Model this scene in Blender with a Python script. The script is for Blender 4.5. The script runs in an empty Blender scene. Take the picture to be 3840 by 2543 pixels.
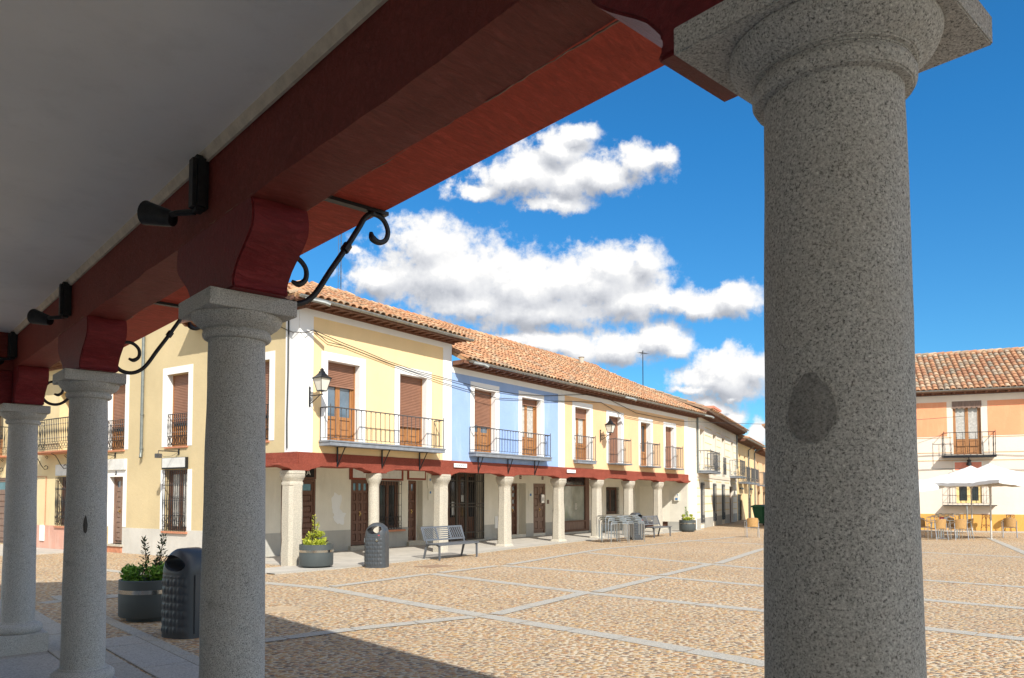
import bpy, bmesh, math, random
from mathutils import Vector, Matrix, noise
random.seed(11)
SC = bpy.context.scene; COL = SC.collection
R = math.radians
sin, cos, pi = math.sin, math.cos, math.pi

# ------------------------------------------------------------------ materials
def nmat(name):
    m = bpy.data.materials.new(name); m.use_nodes = True
    nt = m.node_tree; b = nt.nodes['Principled BSDF']
    return m, nt, b
def N(nt, t, **kw):
    n = nt.nodes.new(t)
    for k, v in kw.items():
        if k in n.inputs: n.inputs[k].default_value = v
        else: setattr(n, k, v)
    return n
def ramp(nt, stops, interp='LINEAR'):
    r = nt.nodes.new('ShaderNodeValToRGB'); cr = r.color_ramp; cr.interpolation = interp
    while len(cr.elements) < len(stops): cr.elements.new(.5)
    for e, (p, c) in zip(cr.elements, stops):
        e.position = p; e.color = (c[0], c[1], c[2], 1) if hasattr(c, '__len__') else (c, c, c, 1)
    return r
def mixc(nt, a, b, f, bt='MIX'):
    m = nt.nodes.new('ShaderNodeMix'); m.data_type = 'RGBA'; m.blend_type = bt
    for i, v in ((0, f), (6, a), (7, b)):
        if hasattr(v, 'is_linked') or hasattr(v, 'links'): nt.links.new(v, m.inputs[i])
        elif i == 0: m.inputs[i].default_value = v
        else: m.inputs[i].default_value = (*v, 1)
    return m.outputs[2]
def bump(nt, b, h, dist, strength=1.0):
    n = N(nt, 'ShaderNodeBump', Strength=strength, Distance=dist); nt.links.new(h, n.inputs['Height']); nt.links.new(n.outputs[0], b.inputs['Normal'])
def noise_tex(nt, scale, detail=4, rough=.6, vec=None):
    n = N(nt, 'ShaderNodeTexNoise', Scale=scale, Detail=detail, Roughness=rough)
    if vec: nt.links.new(vec, n.inputs['Vector'])
    return n
def objco(nt): return nt.nodes.new('ShaderNodeTexCoord').outputs['Object']
def simple(name, col, rough=.6, metal=0., var=.0, scale=8, bmp=0., bscale=40, spec=.5):
    m, nt, b = nmat(name); b.inputs['Roughness'].default_value = rough; b.inputs['Metallic'].default_value = metal
    b.inputs['Specular IOR Level'].default_value = spec
    co = objco(nt)
    n = noise_tex(nt, scale, 5, .65, co)
    r = ramp(nt, [(.3, [c * (1 - var) for c in col]), (.7, [min(1, c * (1 + var)) for c in col])]); nt.links.new(n.outputs[0], r.inputs[0])
    nt.links.new(r.outputs[0], b.inputs['Base Color'])
    if bmp:
        n2 = noise_tex(nt, bscale, 4, .6, co); bump(nt, b, n2.outputs[0], bmp)
    return m
def plaster(name, col, var=.1, stain=(.45, .40, .32), sf=.25, bmp=.004):
    sf = min(.7, sf * 1.5); var *= 1.25
    """painted lime plaster: cloudy tone, fine tooth, scattered vertical weather stains"""
    m, nt, b = nmat(name); b.inputs['Roughness'].default_value = .9; b.inputs['Specular IOR Level'].default_value = .2
    co = objco(nt)
    n = noise_tex(nt, .9, 6, .6, co)
    r = ramp(nt, [(.3, [c * (1 - var) for c in col]), (.7, [min(1, c * (1 + var * .6)) for c in col])]); nt.links.new(n.outputs[0], r.inputs[0])
    mp = N(nt, 'ShaderNodeMapping'); mp.inputs['Scale'].default_value = (2.2, 2.2, .35); nt.links.new(co, mp.inputs[0])
    n2 = noise_tex(nt, 1.6, 7, .7, mp.outputs[0])
    r2 = ramp(nt, [(.52, 0.), (.78, sf)]); nt.links.new(n2.outputs[0], r2.inputs[0])
    c = mixc(nt, r.outputs[0], stain, r2.outputs[0])
    n4 = noise_tex(nt, 14, 6, .7, co); r4 = ramp(nt, [(.60, 0.), (.72, sf * .45)]); nt.links.new(n4.outputs[0], r4.inputs[0])
    c = mixc(nt, c, stain, r4.outputs[0])
    nt.links.new(c, b.inputs['Base Color'])
    n3 = noise_tex(nt, 9, 8, .7, co); bump(nt, b, n3.outputs[0], bmp * 3, .7)
    return m
def granite(name, dark, mid, light, sc=1., warm=(.44, .40, .33)):
    m, nt, b = nmat(name); b.inputs['Roughness'].default_value = .8; b.inputs['Specular IOR Level'].default_value = .3
    co = objco(nt)
    n = noise_tex(nt, 185 * sc, 4, .85, co)
    r = ramp(nt, [(.38, dark), (.475, mid), (.56, mid), (.66, light)]); nt.links.new(n.outputs[0], r.inputs[0])
    v = N(nt, 'ShaderNodeTexVoronoi', Scale=260 * sc); nt.links.new(co, v.inputs['Vector'])
    rv = ramp(nt, [(0, .72), (.5, 1.), (1., 1.1)]); sp = nt.nodes.new('ShaderNodeSeparateColor'); nt.links.new(v.outputs['Color'], sp.inputs[0]); nt.links.new(sp.outputs[0], rv.inputs[0])
    c = mixc(nt, r.outputs[0], rv.outputs[0], 1., 'MULTIPLY')
    n2 = noise_tex(nt, 1.7, 6, .65, co); r2 = ramp(nt, [(.5, 0.), (.75, .35)]); nt.links.new(n2.outputs[0], r2.inputs[0])
    c = mixc(nt, c, warm, r2.outputs[0])
    n3 = noise_tex(nt, 5, 5, .6, co); r3 = ramp(nt, [(.62, 0.), (.75, .4)]); nt.links.new(n3.outputs[0], r3.inputs[0])
    c = mixc(nt, c, dark, r3.outputs[0])
    nt.links.new(c, b.inputs['Base Color'])
    bump(nt, b, n.outputs[0], .004, .8)
    return m
def paintwood(name, col, var=.25, bmp=.01, chip=(.5, .44, .36), rough=.6, chips=.74, grain='A'):
    m, nt, b = nmat(name); b.inputs['Roughness'].default_value = rough; b.inputs['Specular IOR Level'].default_value = .25
    co = objco(nt)
    n = noise_tex(nt, 3, 7, .7, co)
    r = ramp(nt, [(.3, [c * (1 - var) for c in col]), (.72, [c * (1 + var) for c in col])]); nt.links.new(n.outputs[0], r.inputs[0])
    n2 = noise_tex(nt, 11, 6, .72, co); r2 = ramp(nt, [(chips, 0.), (chips + .02, .8)]); nt.links.new(n2.outputs[0], r2.inputs[0])
    c = mixc(nt, r.outputs[0], chip, r2.outputs[0]); nt.links.new(c, b.inputs['Base Color'])
    mp = N(nt, 'ShaderNodeMapping'); mp.inputs['Rotation'].default_value = (0, 0, R(-41.7 if grain == 'A' else 35.9) * -1 + R(90)); mp.inputs['Scale'].default_value = (1, 1, 1); nt.links.new(co, mp.inputs[0])
    mp2 = N(nt, 'ShaderNodeMapping'); mp2.inputs['Scale'].default_value = (9, 34, 34); nt.links.new(mp.outputs[0], mp2.inputs[0])
    n3 = noise_tex(nt, 1., 8, .78, mp2.outputs[0]); n3.inputs['Distortion'].default_value = .6
    r5 = ramp(nt, [(.35, [c * .62 for c in col]), (.52, col), (.68, [min(1, c * 1.5 + .02) for c in col])]); nt.links.new(n3.outputs[0], r5.inputs[0])
    c = mixc(nt, c, r5.outputs[0], .6); nt.links.new(c, b.inputs['Base Color'])
    bump(nt, b, n3.outputs[0], bmp * 2.2, 1.)
    return m
def wood(name, col, var=.25, sc=1.):
    m, nt, b = nmat(name); b.inputs['Roughness'].default_value = .55
    co = objco(nt)
    mp = N(nt, 'ShaderNodeMapping'); mp.inputs['Scale'].default_value = (14 * sc, 14 * sc, 1.2 * sc); nt.links.new(co, mp.inputs[0])
    n = noise_tex(nt, 2.2, 6, .6, mp.outputs[0])
    r = ramp(nt, [(.3, [c * (1 - var) for c in col]), (.7, [c * (1 + var) for c in col])]); nt.links.new(n.outputs[0], r.inputs[0]); nt.links.new(r.outputs[0], b.inputs['Base Color'])
    return m
def cobble():
    m, nt, b = nmat('pebble_cobbles'); b.inputs['Roughness'].default_value = .85; b.inputs['Specular IOR Level'].default_value = .25
    co = objco(nt)
    nd = noise_tex(nt, 6, 2, .5, co)
    sub = nt.nodes.new('ShaderNodeVectorMath'); sub.operation = 'MULTIPLY_ADD'
    nt.links.new(nd.outputs['Color'], sub.inputs[0]); sub.inputs[1].default_value = (.05, .05, 0); nt.links.new(co, sub.inputs[2])
    mp = N(nt, 'ShaderNodeMapping'); mp.inputs['Rotation'].default_value = (0, 0, R(8)); mp.inputs['Scale'].default_value = (16.5, 24, 1); nt.links.new(sub.outputs[0], mp.inputs[0])
    v = N(nt, 'ShaderNodeTexVoronoi', Scale=1., Randomness=.9); v.voronoi_dimensions = '2D'; nt.links.new(mp.outputs[0], v.inputs['Vector'])
    sp = nt.nodes.new('ShaderNodeSeparateColor'); nt.links.new(v.outputs['Color'], sp.inputs[0])
    cr = ramp(nt, [(0, (.24, .15, .09)), (.12, (.48, .27, .12)), (.30, (.56, .35, .15)), (.46, (.38, .26, .165)), (.58, (.54, .36, .18)), (.72, (.25, .19, .14)), (.82, (.50, .26, .13)), (.93, (.19, .155, .125))], 'CONSTANT')
    nt.links.new(sp.outputs[0], cr.inputs[0])
    # pebble against pale lime mortar; cell sizes vary
    thr = nt.nodes.new('ShaderNodeMath'); thr.operation = 'MULTIPLY_ADD'; nt.links.new(sp.outputs[1], thr.inputs[0]); thr.inputs[1].default_value = .26; nt.links.new(v.outputs['Distance'], thr.inputs[2])
    rm = ramp(nt, [(.56, 0.), (.66, 1.)]); nt.links.new(thr.outputs[0], rm.inputs[0])
    nb = noise_tex(nt, .35, 5, .6, co); rb = ramp(nt, [(.35, (.48, .395, .275)), (.65, (.60, .50, .36))]); nt.links.new(nb.outputs[0], rb.inputs[0])
    n5 = noise_tex(nt, 60, 4, .7, co); rf = ramp(nt, [(.3, .78), (.7, 1.12)]); nt.links.new(n5.outputs[0], rf.inputs[0])
    c = mixc(nt, cr.outputs[0], rb.outputs[0], rm.outputs[0])
    c = mixc(nt, c, rf.outputs[0], 1., 'MULTIPLY')
    npatch = noise_tex(nt, .22, 6, .65, co); rp = ramp(nt, [(.42, 0.), (.7, .28)]); nt.links.new(npatch.outputs[0], rp.inputs[0])
    c = mixc(nt, c, (.40, .33, .25), rp.outputs[0])
    nt.links.new(c, b.inputs['Base Color'])
    rh = ramp(nt, [(.0, 1.), (.35, .85), (.60, 0.)]); nt.links.new(thr.outputs[0], rh.inputs[0])
    bump(nt, b, rh.outputs[0], .018, 1.)
    return m
def tiles_mat(name, pal):
    m, nt, b = nmat(name); b.inputs['Roughness'].default_value = .9; b.inputs['Specular IOR Level'].default_value = .15
    at = nt.nodes.new('ShaderNodeAttribute'); at.attribute_name = 'tone'
    r = ramp(nt, [(i / len(pal), c) for i, c in enumerate(pal)], 'CONSTANT'); nt.links.new(at.outputs['Fac'], r.inputs[0])
    co = objco(nt)
    n = noise_tex(nt, 7, 6, .7, co); r2 = ramp(nt, [(.42, 0.), (.75, .62)]); nt.links.new(n.outputs[0], r2.inputs[0])
    c = mixc(nt, r.outputs[0], (.24, .19, .12), r2.outputs[0])
    n3 = noise_tex(nt, 35, 4, .7, co); rf = ramp(nt, [(.3, .7), (.7, 1.15)]); nt.links.new(n3.outputs[0], rf.inputs[0])
    c = mixc(nt, c, rf.outputs[0], 1., 'MULTIPLY'); nt.links.new(c, b.inputs['Base Color'])
    bump(nt, b, n3.outputs[0], .006)
    return m
def leafm(name, cols):
    m, nt, b = nmat(name); b.inputs['Roughness'].default_value = .5
    at = nt.nodes.new('ShaderNodeAttribute'); at.attribute_name = 'tone'
    r = ramp(nt, [(i / (len(cols) - 1), c) for i, c in enumerate(cols)]); nt.links.new(at.outputs['Fac'], r.inputs[0]); nt.links.new(r.outputs[0], b.inputs['Base Color'])
    b.inputs['Transmission Weight'].default_value = 0
    tr = nt.nodes.new('ShaderNodeBsdfTranslucent'); nt.links.new(r.outputs[0], tr.inputs[0])
    mx = nt.nodes.new('ShaderNodeMixShader'); mx.inputs[0].default_value = .35
    nt.links.new(b.outputs[0], mx.inputs[1]); nt.links.new(tr.outputs[0], mx.inputs[2]); nt.links.new(mx.outputs[0], nt.nodes['Material Output'].inputs[0])
    return m
def glassm(name, col=(.03, .035, .04), rough=.04, spec=.9, var=.5):
    m = simple(name, col, rough, 0, var, 1.5, 0, 40, spec); return m

M = {}
M['granite'] = granite('granite', (.09, .09, .085), (.53, .525, .50), (.80, .79, .75))
M['oldstone'] = granite('weathered_granite', (.36, .33, .27), (.48, .44, .36), (.58, .53, .45), .35, (.52, .44, .32))
M['slab'] = granite('floor_granite', (.16, .16, .16), (.40, .39, .37), (.50, .49, .47), .5, (.32, .29, .24))
M['strip'] = granite('paving_granite', (.28, .27, .24), (.41, .385, .335), (.48, .45, .39), .3, (.46, .38, .27))
M['paleslab'] = granite('pale_slab', (.28, .27, .25), (.43, .41, .37), (.50, .48, .44), .3, (.38, .33, .26))
M['concrete'] = simple('porch_concrete', (.42, .39, .34), .9, 0, .15, 2, .003)
M['cobble'] = cobble()
M['ceiling'] = plaster('ceiling_plaster', (.85, .85, .84), .05, (.40, .39, .37), .12, .001)
M['cornice'] = simple('cornice_wood', (.55, .49, .40), .8, 0, .2, 12, .003)
M['beam'] = paintwood('maroon_beam_paint', (.26, .050, .038), .3, .012, (.42, .30, .2))
M['soffit'] = paintwood('bounce_lit_soffit_red', (.56, .075, .042), .22, .012, (.3, .05, .03), .7)  # close to the beam's red, lightened to carry light bounced off the square
M['corbel'] = paintwood('crimson_corbel_paint', (.20, .020, .024), .18, .006, (.5, .36, .28), .45, .8)
M['redbeam'] = paintwood('brick_red_beam_paint', (.29, .068, .042), .3, .02, (.50, .30, .22), .8, .66, grain='R')
M['white'] = plaster('white_plaster', (.80, .80, .78), .04, (.52, .50, .46), .22)
M['whiter'] = plaster('white_band', (.78, .78, .77), .03, (.6, .58, .54), .12, .002)
M['yellow'] = plaster('yellow_plaster', (.82, .61, .34), .06, (.72, .56, .28), .25)
M['ochre'] = plaster('ochre_plaster', (.56, .455, .27), .07, (.55, .44, .28), .25)
M['blue'] = plaster('blue_plaster', (.29, .42, .69), .07, (.50, .58, .72), .3)
M['peach'] = plaster('peach_plaster', (.75, .50, .29), .05, (.72, .55, .34), .2)
M['cream'] = plaster('cream_plaster', (.80, .75, .64), .06, (.62, .52, .36), .22)
M['porch'] = plaster('porch_plaster', (.72, .68, .58), .09, (.84, .80, .70), .45)
M['orange'] = plaster('orange_plaster', (.80, .34, .18), .05, (.80, .55, .33), .25)
M['creamor'] = plaster('pale_cream_plaster', (.78, .68, .57), .05, (.70, .58, .46), .18)
M['line'] = simple('ochre_line', (.62, .38, .20), .9, 0, .2, 6)
M['yline'] = simple('yellow_line', (.76, .58, .26), .9, 0, .2, 6)
M['ydado'] = plaster('ochre_dado', (.68, .36, .09), .1, (.6, .42, .2), .3)
M['pinkdado'] = plaster('pink_dado', (.60, .33, .25), .1, (.70, .55, .46), .4)
M['dado'] = plaster('grey_dado', (.42, .41, .37), .12, (.30, .28, .25), .4)
M['dadol'] = plaster('pale_grey_dado', (.55, .53, .48), .12, (.40, .38, .33), .4)
M['palewall'] = plaster('pale_yellow_plaster', (.68, .55, .32), .08, (.66, .58, .44), .4)
M['wood'] = wood('oak_joinery', (.34, .155, .055))
M['dwood'] = wood('dark_door_wood', (.13, .058, .034), .3)
M['mwood'] = wood('grey_brown_door_wood', (.20, .125, .09), .3)
M['eave'] = wood('eave_wood', (.17, .075, .045), .35)
M['shutter'] = simple('brown_shutter', (.27, .135, .085), .5, 0, .12, 5)
M['iron'] = simple('black_iron', (.028, .029, .032), .45, .6, .3, 30, .001)
M['irongrey'] = simple('grey_iron', (.10, .10, .105), .5, .5, .3, 30)
M['gateiron'] = simple('gate_iron', (.075, .068, .06), .5, .5, .25, 20)
M['pipe'] = simple('zinc_pipe', (.20, .22, .21), .5, .5, .2, 6)
M['zinc'] = simple('zinc_gutter', (.30, .31, .30), .45, .7, .25, 8)
M['balc'] = simple('balcony_slab_paint', (.20, .22, .25), .7, 0, .2, 6)
M['terr'] = simple('terracotta_sill', (.48, .20, .11), .8, 0, .2, 9)
M['glass'] = glassm('window_glass', (.03, .03, .032), .08, .5); M['glassb'] = glassm('sky_glass', (.10, .14, .18), .03, 1., .4)
M['shop'] = glassm('shop_reflection_glass', (.27, .29, .25), .06, .8, .25)  # pale greenish base imitates reflection and faint interior light in the pane
M['curtain'] = simple('curtain', (.52, .50, .46), .9, 0, .25, 9)
M['binp'] = simple('charcoal_bin_plastic', (.050, .057, .065), .38, 0, .08, 3, .0006, 300)
M['dark'] = simple('dark_void', (.012, .012, .013), .9)
M['pot'] = simple('graphite_pot', (.058, .070, .072), .5, 0, .06, 4)
M['steel'] = simple('steel_band', (.55, .53, .49), .18, 1., .1, 5)
M['alu'] = simple('aluminium', (.62, .64, .66), .28, 1., .1, 20)
M['tabletop'] = simple('table_top_metal', (.42, .42, .40), .35, .9, .2, 10)
M['bench'] = simple('bench_paint', (.105, .115, .13), .45, .1, .1, 5)
M['wicker'] = simple('wicker', (.46, .27, .10), .6, 0, .35, 60, .01, 90)
M['rattan'] = simple('brown_rattan', (.17, .075, .03), .5, 0, .3, 20)
M['canvas'] = simple('white_canvas', (.70, .69, .66), .9, 0, .04, 3, .01, 5)
M['paper'] = simple('sign_panel', (.62, .62, .60), .6, 0, .12, 5)
M['salmon'] = simple('salmon_sign', (.72, .25, .16), .7, 0, .15, 3)
M['green'] = simple('green_plastic', (.02, .11, .055), .4, 0, .15, 4)
M['soil'] = simple('soil', (.05, .035, .025), .95, 0, .3, 20)
M['brass'] = simple('brass', (.55, .38, .14), .3, 1.)
M['lampglass'] = simple('frosted_glass', (.70, .67, .58), .4, 0, .05)
M['box'] = simple('beige_box', (.70, .67, .58), .6, 0, .08, 4)
M['rust'] = simple('rusty_plate', (.30, .20, .13), .7, .2, .2, 6, .002)
M['manhole'] = simple('dusty_cover', (.42, .32, .21), .8, .1, .3, 30, .004)
M['redl'] = simple('red_label', (.55, .05, .06), .5)
M['bluel'] = simple('blue_label', (.05, .18, .42), .5)
M['cableblack'] = simple('cable', (.03, .03, .03), .6)
M['tileA'] = tiles_mat('clay_tiles', [(.52, .26, .14), (.58, .30, .16), (.48, .24, .13), (.60, .36, .20), (.53, .25, .13), (.42, .25, .16), (.56, .32, .18), (.62, .42, .26), (.38, .27, .18), (.55, .28, .15)])
M['tileB'] = tiles_mat('old_clay_tiles', [(.50, .25, .14), (.56, .34, .20), (.38, .26, .18), (.60, .42, .28), (.44, .21, .12), (.34, .28, .21), (.56, .28, .15), (.48, .37, .27)])
M['leafd'] = leafm('dark_leaves', [(.07, .16, .02), (.18, .38, .04), (.32, .52, .07)])
M['leafy'] = leafm('lime_leaves', [(.24, .32, .03), (.50, .58, .06), (.74, .70, .10)])
M['leafs'] = leafm('sprig_leaves', [(.02, .05, .018), (.05, .10, .03), (.18, .12, .06)])

# ------------------------------------------------------------------ mesh builder
def smooth_path(pts, rs=None, k=4):
    P = [Vector(p) for p in pts]; out = []; ro = []
    for i in range(len(P) - 1):
        p0, p1, p2, p3 = P[max(i - 1, 0)], P[i], P[i + 1], P[min(i + 2, len(P) - 1)]
        for j in range(k):
            t = j / k; out.append(tuple(.5 * ((2 * p1) + (-p0 + p2) * t + (2 * p0 - 5 * p1 + 4 * p2 - p3) * t * t + (-p0 + 3 * p1 - 3 * p2 + p3) * t ** 3)))
            if rs: ro.append(rs[i] + (rs[i + 1] - rs[i]) * t)
    out.append(tuple(P[-1]))
    if rs: ro.append(rs[-1]); return out, ro
    return out
class Fr:
    """facade frame: s along the wall, q out of the wall (towards the square), z up"""
    def __init__(s, x, y, a, out=1):
        a = R(a); s.o = (x, y); s.d = (sin(a), cos(a)); s.n = (s.d[1] * out, -s.d[0] * out)
    def __call__(s, a, q, z): return (s.o[0] + s.d[0] * a + s.n[0] * q, s.o[1] + s.d[1] * a + s.n[1] * q, z)
SPLIT = {'dado', 'white_bands', 'orange_panels', 'shutter_rail', 'step', 'poster', 'sill', 'sign_panel', 'doorbell', 'awning_box', 'pane', 'fascia', 'braces', 'label', 'hinge', 'meter_box'}
ID = lambda a, b, c: (a, b, c)
ORI = {}
def tag(o, label=None, cat=None, group=None, kind=None):
    if label: o['label'] = label
    if cat: o['category'] = cat
    if group: o['group'] = group
    if kind: o['kind'] = kind
    return o
def thing(name, label, cat, loc=(0, 0, 0), rz=0., group=None):
    o = bpy.data.objects.new(name, None); COL.objects.link(o); o.empty_display_size = .2
    o.location = loc; o.rotation_euler = (0, 0, rz); tag(o, label, cat, group)
    ORI[o.name] = (Matrix.Translation(loc) @ Matrix.Rotation(rz, 4, 'Z')).inverted()
    return o
class MB:
    def __init__(s, f=ID): s.f = f; s.v = []; s.fc = []; s.m = []; s.t = []
    def add(s, vs, fs, mi=0, tone=0.):
        k = len(s.v); s.v += [s.f(*p) for p in vs]; s.fc += [tuple(i + k for i in f) for f in fs]; s.m += [mi] * len(fs); s.t += [tone] * len(fs)
    def box(s, a0, a1, b0, b1, c0, c1, mi=0):
        s.add([(a0, b0, c0), (a1, b0, c0), (a1, b1, c0), (a0, b1, c0), (a0, b0, c1), (a1, b0, c1), (a1, b1, c1), (a0, b1, c1)],
              [(0, 3, 2, 1), (4, 5, 6, 7), (0, 1, 5, 4), (1, 2, 6, 5), (2, 3, 7, 6), (3, 0, 4, 7)], mi)
    def quad(s, p0, p1, p2, p3, mi=0): s.add([p0, p1, p2, p3], [(0, 1, 2, 3)], mi)
    def prism(s, poly, h0, h1, ax='b', mi=0):
        """poly of 2D points; ax='b': (a,c) outline extruded along b; 'a': (b,c) along a; 'c': (a,b) along c"""
        def P(u, w, h): return {'b': (u, h, w), 'a': (h, u, w), 'c': (u, w, h)}[ax]
        n = len(poly); vs = [P(u, w, h0) for u, w in poly] + [P(u, w, h1) for u, w in poly]
        s.add(vs, [tuple(range(n))[::-1], tuple(range(n, 2 * n))] + [(i, (i + 1) % n, n + (i + 1) % n, n + i) for i in range(n)], mi)
    def lathe(s, prof, n=24, cx=0, cy=0, mi=0, cap=True, fn=None):
        vs = []
        for (r, z) in prof:
            for i in range(n):
                a = 2 * pi * i / n; rr = r if fn is None else fn(r, a, z)
                vs.append((cx + rr * cos(a), cy + rr * sin(a), z))
        fs = [(k * n + i, k * n + (i + 1) % n, (k + 1) * n + (i + 1) % n, (k + 1) * n + i) for k in range(len(prof) - 1) for i in range(n)]
        if cap: fs += [tuple(range(n))[::-1], tuple(range((len(prof) - 1) * n, len(prof) * n))]
        s.add(vs, fs, mi)
    def tube(s, pts, r, n=6, mi=0, flat=1.):
        P = [Vector(p) for p in pts]; vs = []
        rs = r if hasattr(r, '__len__') else [r] * len(P)
        up = Vector((0, 0, 1)); prev = None
        for i, p in enumerate(P):
            t = (P[min(i + 1, len(P) - 1)] - P[max(i - 1, 0)]).normalized()
            a = t.cross(up)
            if a.length < .1: a = (prev - t * prev.dot(t)) if prev is not None and (prev - t * prev.dot(t)).length > .1 else t.cross(Vector((1, 0, 0)))
            a.normalize()
            if prev is not None and a.dot(prev) < 0: a = -a
            prev = a; b = t.cross(a).normalized()
            for k in range(n):
                w = 2 * pi * (k + .5) / n; vs.append(tuple(p + (a * cos(w) * flat + b * sin(w)) * rs[i]))
        m = len(P)
        fs = [(k * n + i, k * n + (i + 1) % n, (k + 1) * n + (i + 1) % n, (k + 1) * n + i) for k in range(m - 1) for i in range(n)] + [tuple(range(n))[::-1], tuple(range((m - 1) * n, m * n))]
        s.add(vs, fs, mi)
    def clusters(s):
        n = len(s.v); par = list(range(n))
        def find(i):
            while par[i] != i: par[i] = par[par[i]]; i = par[i]
            return i
        for f in s.fc:
            for i in f[1:]: par[find(i)] = find(f[0])
        isl = {}
        for i in range(n): isl.setdefault(find(i), []).append(i)
        B = []
        for k, ids in isl.items():
            P = [s.v[i] for i in ids]; B.append([set(ids), [min(p[j] for p in P) for j in range(3)], [max(p[j] for p in P) for j in range(3)]])
        ch = True
        while ch:
            ch = False
            for i in range(len(B)):
                for j in range(i + 1, len(B)):
                    if all(B[i][1][k] < B[j][2][k] + .02 and B[j][1][k] < B[i][2][k] + .02 for k in range(3)):
                        B[i] = [B[i][0] | B[j][0], [min(a, b) for a, b in zip(B[i][1], B[j][1])], [max(a, b) for a, b in zip(B[i][2], B[j][2])]]; B.pop(j); ch = True; break
                if ch: break
        return [b[0] for b in B]
    def build(s, name, mats, parent=None, **kw):
        if name in SPLIT and parent is not None:
            cl = s.clusters()
            if len(cl) > 1:
                for ids in cl:
                    m = MB(); mp = {}
                    for i in sorted(ids): mp[i] = len(m.v); m.v.append(s.v[i])
                    for f, mi, t in zip(s.fc, s.m, s.t):
                        if f[0] in ids: m.fc.append(tuple(mp[i] for i in f)); m.m.append(mi); m.t.append(t)
                    o = m.build_one(name, mats, parent, **kw)
                return o
        return s.build_one(name, mats, parent, **kw)
    def build_one(s, name, mats, parent=None, smooth=False, bevel=0., world=True, jit=0., fix=True, sub=0):
        me = bpy.data.meshes.new(name)
        vs = s.v
        if jit:
            vs = [tuple(Vector(p) + noise.noise_vector(Vector(p) * 4) * jit + noise.noise_vector(Vector(p) * 17) * jit * .4) for p in vs]
        root = parent
        while root is not None and root.parent is not None: root = root.parent
        if world and root is not None and root.name in ORI:
            mt = ORI[root.name]; vs = [tuple(mt @ Vector(p)) for p in vs]
        me.from_pydata(vs, [], s.fc)
        if not isinstance(mats, (list, tuple)): mats = [mats]
        for m in mats: me.materials.append(M[m] if isinstance(m, str) else m)
        me.polygons.foreach_set('material_index', s.m)
        if any(s.t):
            at = me.attributes.new('tone', 'FLOAT', 'FACE'); at.data.foreach_set('value', s.t)
        me.update()
        if fix or bevel or sub:
            bm = bmesh.new(); bm.from_mesh(me)
            if sub: bmesh.ops.subdivide_edges(bm, edges=bm.edges[:], cuts=sub, use_grid_fill=True)
            bmesh.ops.recalc_face_normals(bm, faces=bm.faces[:])
            if bevel:
                bmesh.ops.bevel(bm, geom=[e for e in bm.edges if len(e.link_faces) == 2 and e.calc_face_angle(0) > .5], offset=bevel, segments=2, affect='EDGES', clamp_overlap=True)
            bm.to_mesh(me); bm.free()
        if smooth:
            me.polygons.foreach_set('use_smooth', [True] * len(me.polygons))
            me.set_sharp_from_angle(angle=R(40))
        o = bpy.data.objects.new(name, me); COL.objects.link(o)
        if parent is not None: o.parent = parent
        return o
def copy_tree(o, parent=None):
    c = o.copy(); COL.objects.link(c); c.parent = parent
    for ch in list(o.children): copy_tree(ch, c)
    return c
def struct(mb, name, mats, **kw):
    o = mb.build(name, mats, **kw); tag(o, kind='structure'); return o
def text(name, body, size, mat, parent, mtx, ext=.004):
    cu = bpy.data.curves.new(name, 'FONT'); cu.body = body; cu.size = size; cu.extrude = ext; cu.align_x = 'CENTER'
    o = bpy.data.objects.new(name, cu); COL.objects.link(o); cu.materials.append(M[mat])
    bpy.context.view_layer.update()
    me = bpy.data.meshes.new_from_object(o); bpy.data.objects.remove(o)
    o = bpy.data.objects.new(name, me); COL.objects.link(o)
    root = parent
    while root.parent is not None: root = root.parent
    me.transform((ORI[root.name] if root.name in ORI else Matrix()) @ mtx); o.parent = parent
    return o
def facing(f, s, q, z, flip=1):
    """matrix for lettering lying on facade f and read from the square"""
    d = Vector((f.d[0], f.d[1], 0)) * flip; n = Vector((f.n[0], f.n[1], 0)); p = Vector(f(s, q, z))
    return Matrix(((d.x, 0, n.x, p.x), (d.y, 0, n.y, p.y), (d.z, 1, 0, p.z), (0, 0, 0, 1)))

# ------------------------------------------------------------------ facade helpers
def wall(mb, s0, s1, z0, z1, ops=(), q=0., depth=.3, mi=0, grid=0):
    S = sorted({s0, s1, *[v for o in ops for v in o[:2] if s0 < v < s1]}); Z = sorted({z0, z1, *[v for o in ops for v in o[2:4] if z0 < v < z1]})
    for i in range(len(S) - 1):
        for j in range(len(Z) - 1):
            cs, cz = (S[i] + S[i + 1]) / 2, (Z[j] + Z[j + 1]) / 2
            if any(o[0] < cs < o[1] and o[2] < cz < o[3] for o in ops): continue
            mb.quad((S[i], q, Z[j]), (S[i + 1], q, Z[j]), (S[i + 1], q, Z[j + 1]), (S[i], q, Z[j + 1]), mi)
    for o in ops:
        a, b, c, d = o[:4]; e = q - (o[4] if len(o) > 4 else depth)
        mb.quad((a, q, c), (a, e, c), (a, e, d), (a, q, d), mi); mb.quad((b, q, c), (b, e, c), (b, e, d), (b, q, d), mi)
        mb.quad((a, q, d), (b, q, d), (b, e, d), (a, e, d), mi); mb.quad((a, q, c), (b, q, c), (b, e, c), (a, e, c), mi)
        mb.quad((a, e, c), (b, e, c), (b, e, d), (a, e, d), mi)
def band(mb, a, b, c, d, w, q=.008, mi=0, top=True, bottom=False):
    """raised plaster band round an opening a..b, c..d, width w"""
    mb.box(a - w, a, 0.001, q, c, d, mi); mb.box(b, b + w, 0.001, q, c, d, mi)
    if top: mb.box(a - w, b + w, 0.001, q, d, d + w, mi)
    if bottom: mb.box(a - w, b + w, 0.001, q, c - w, c, mi)
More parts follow.
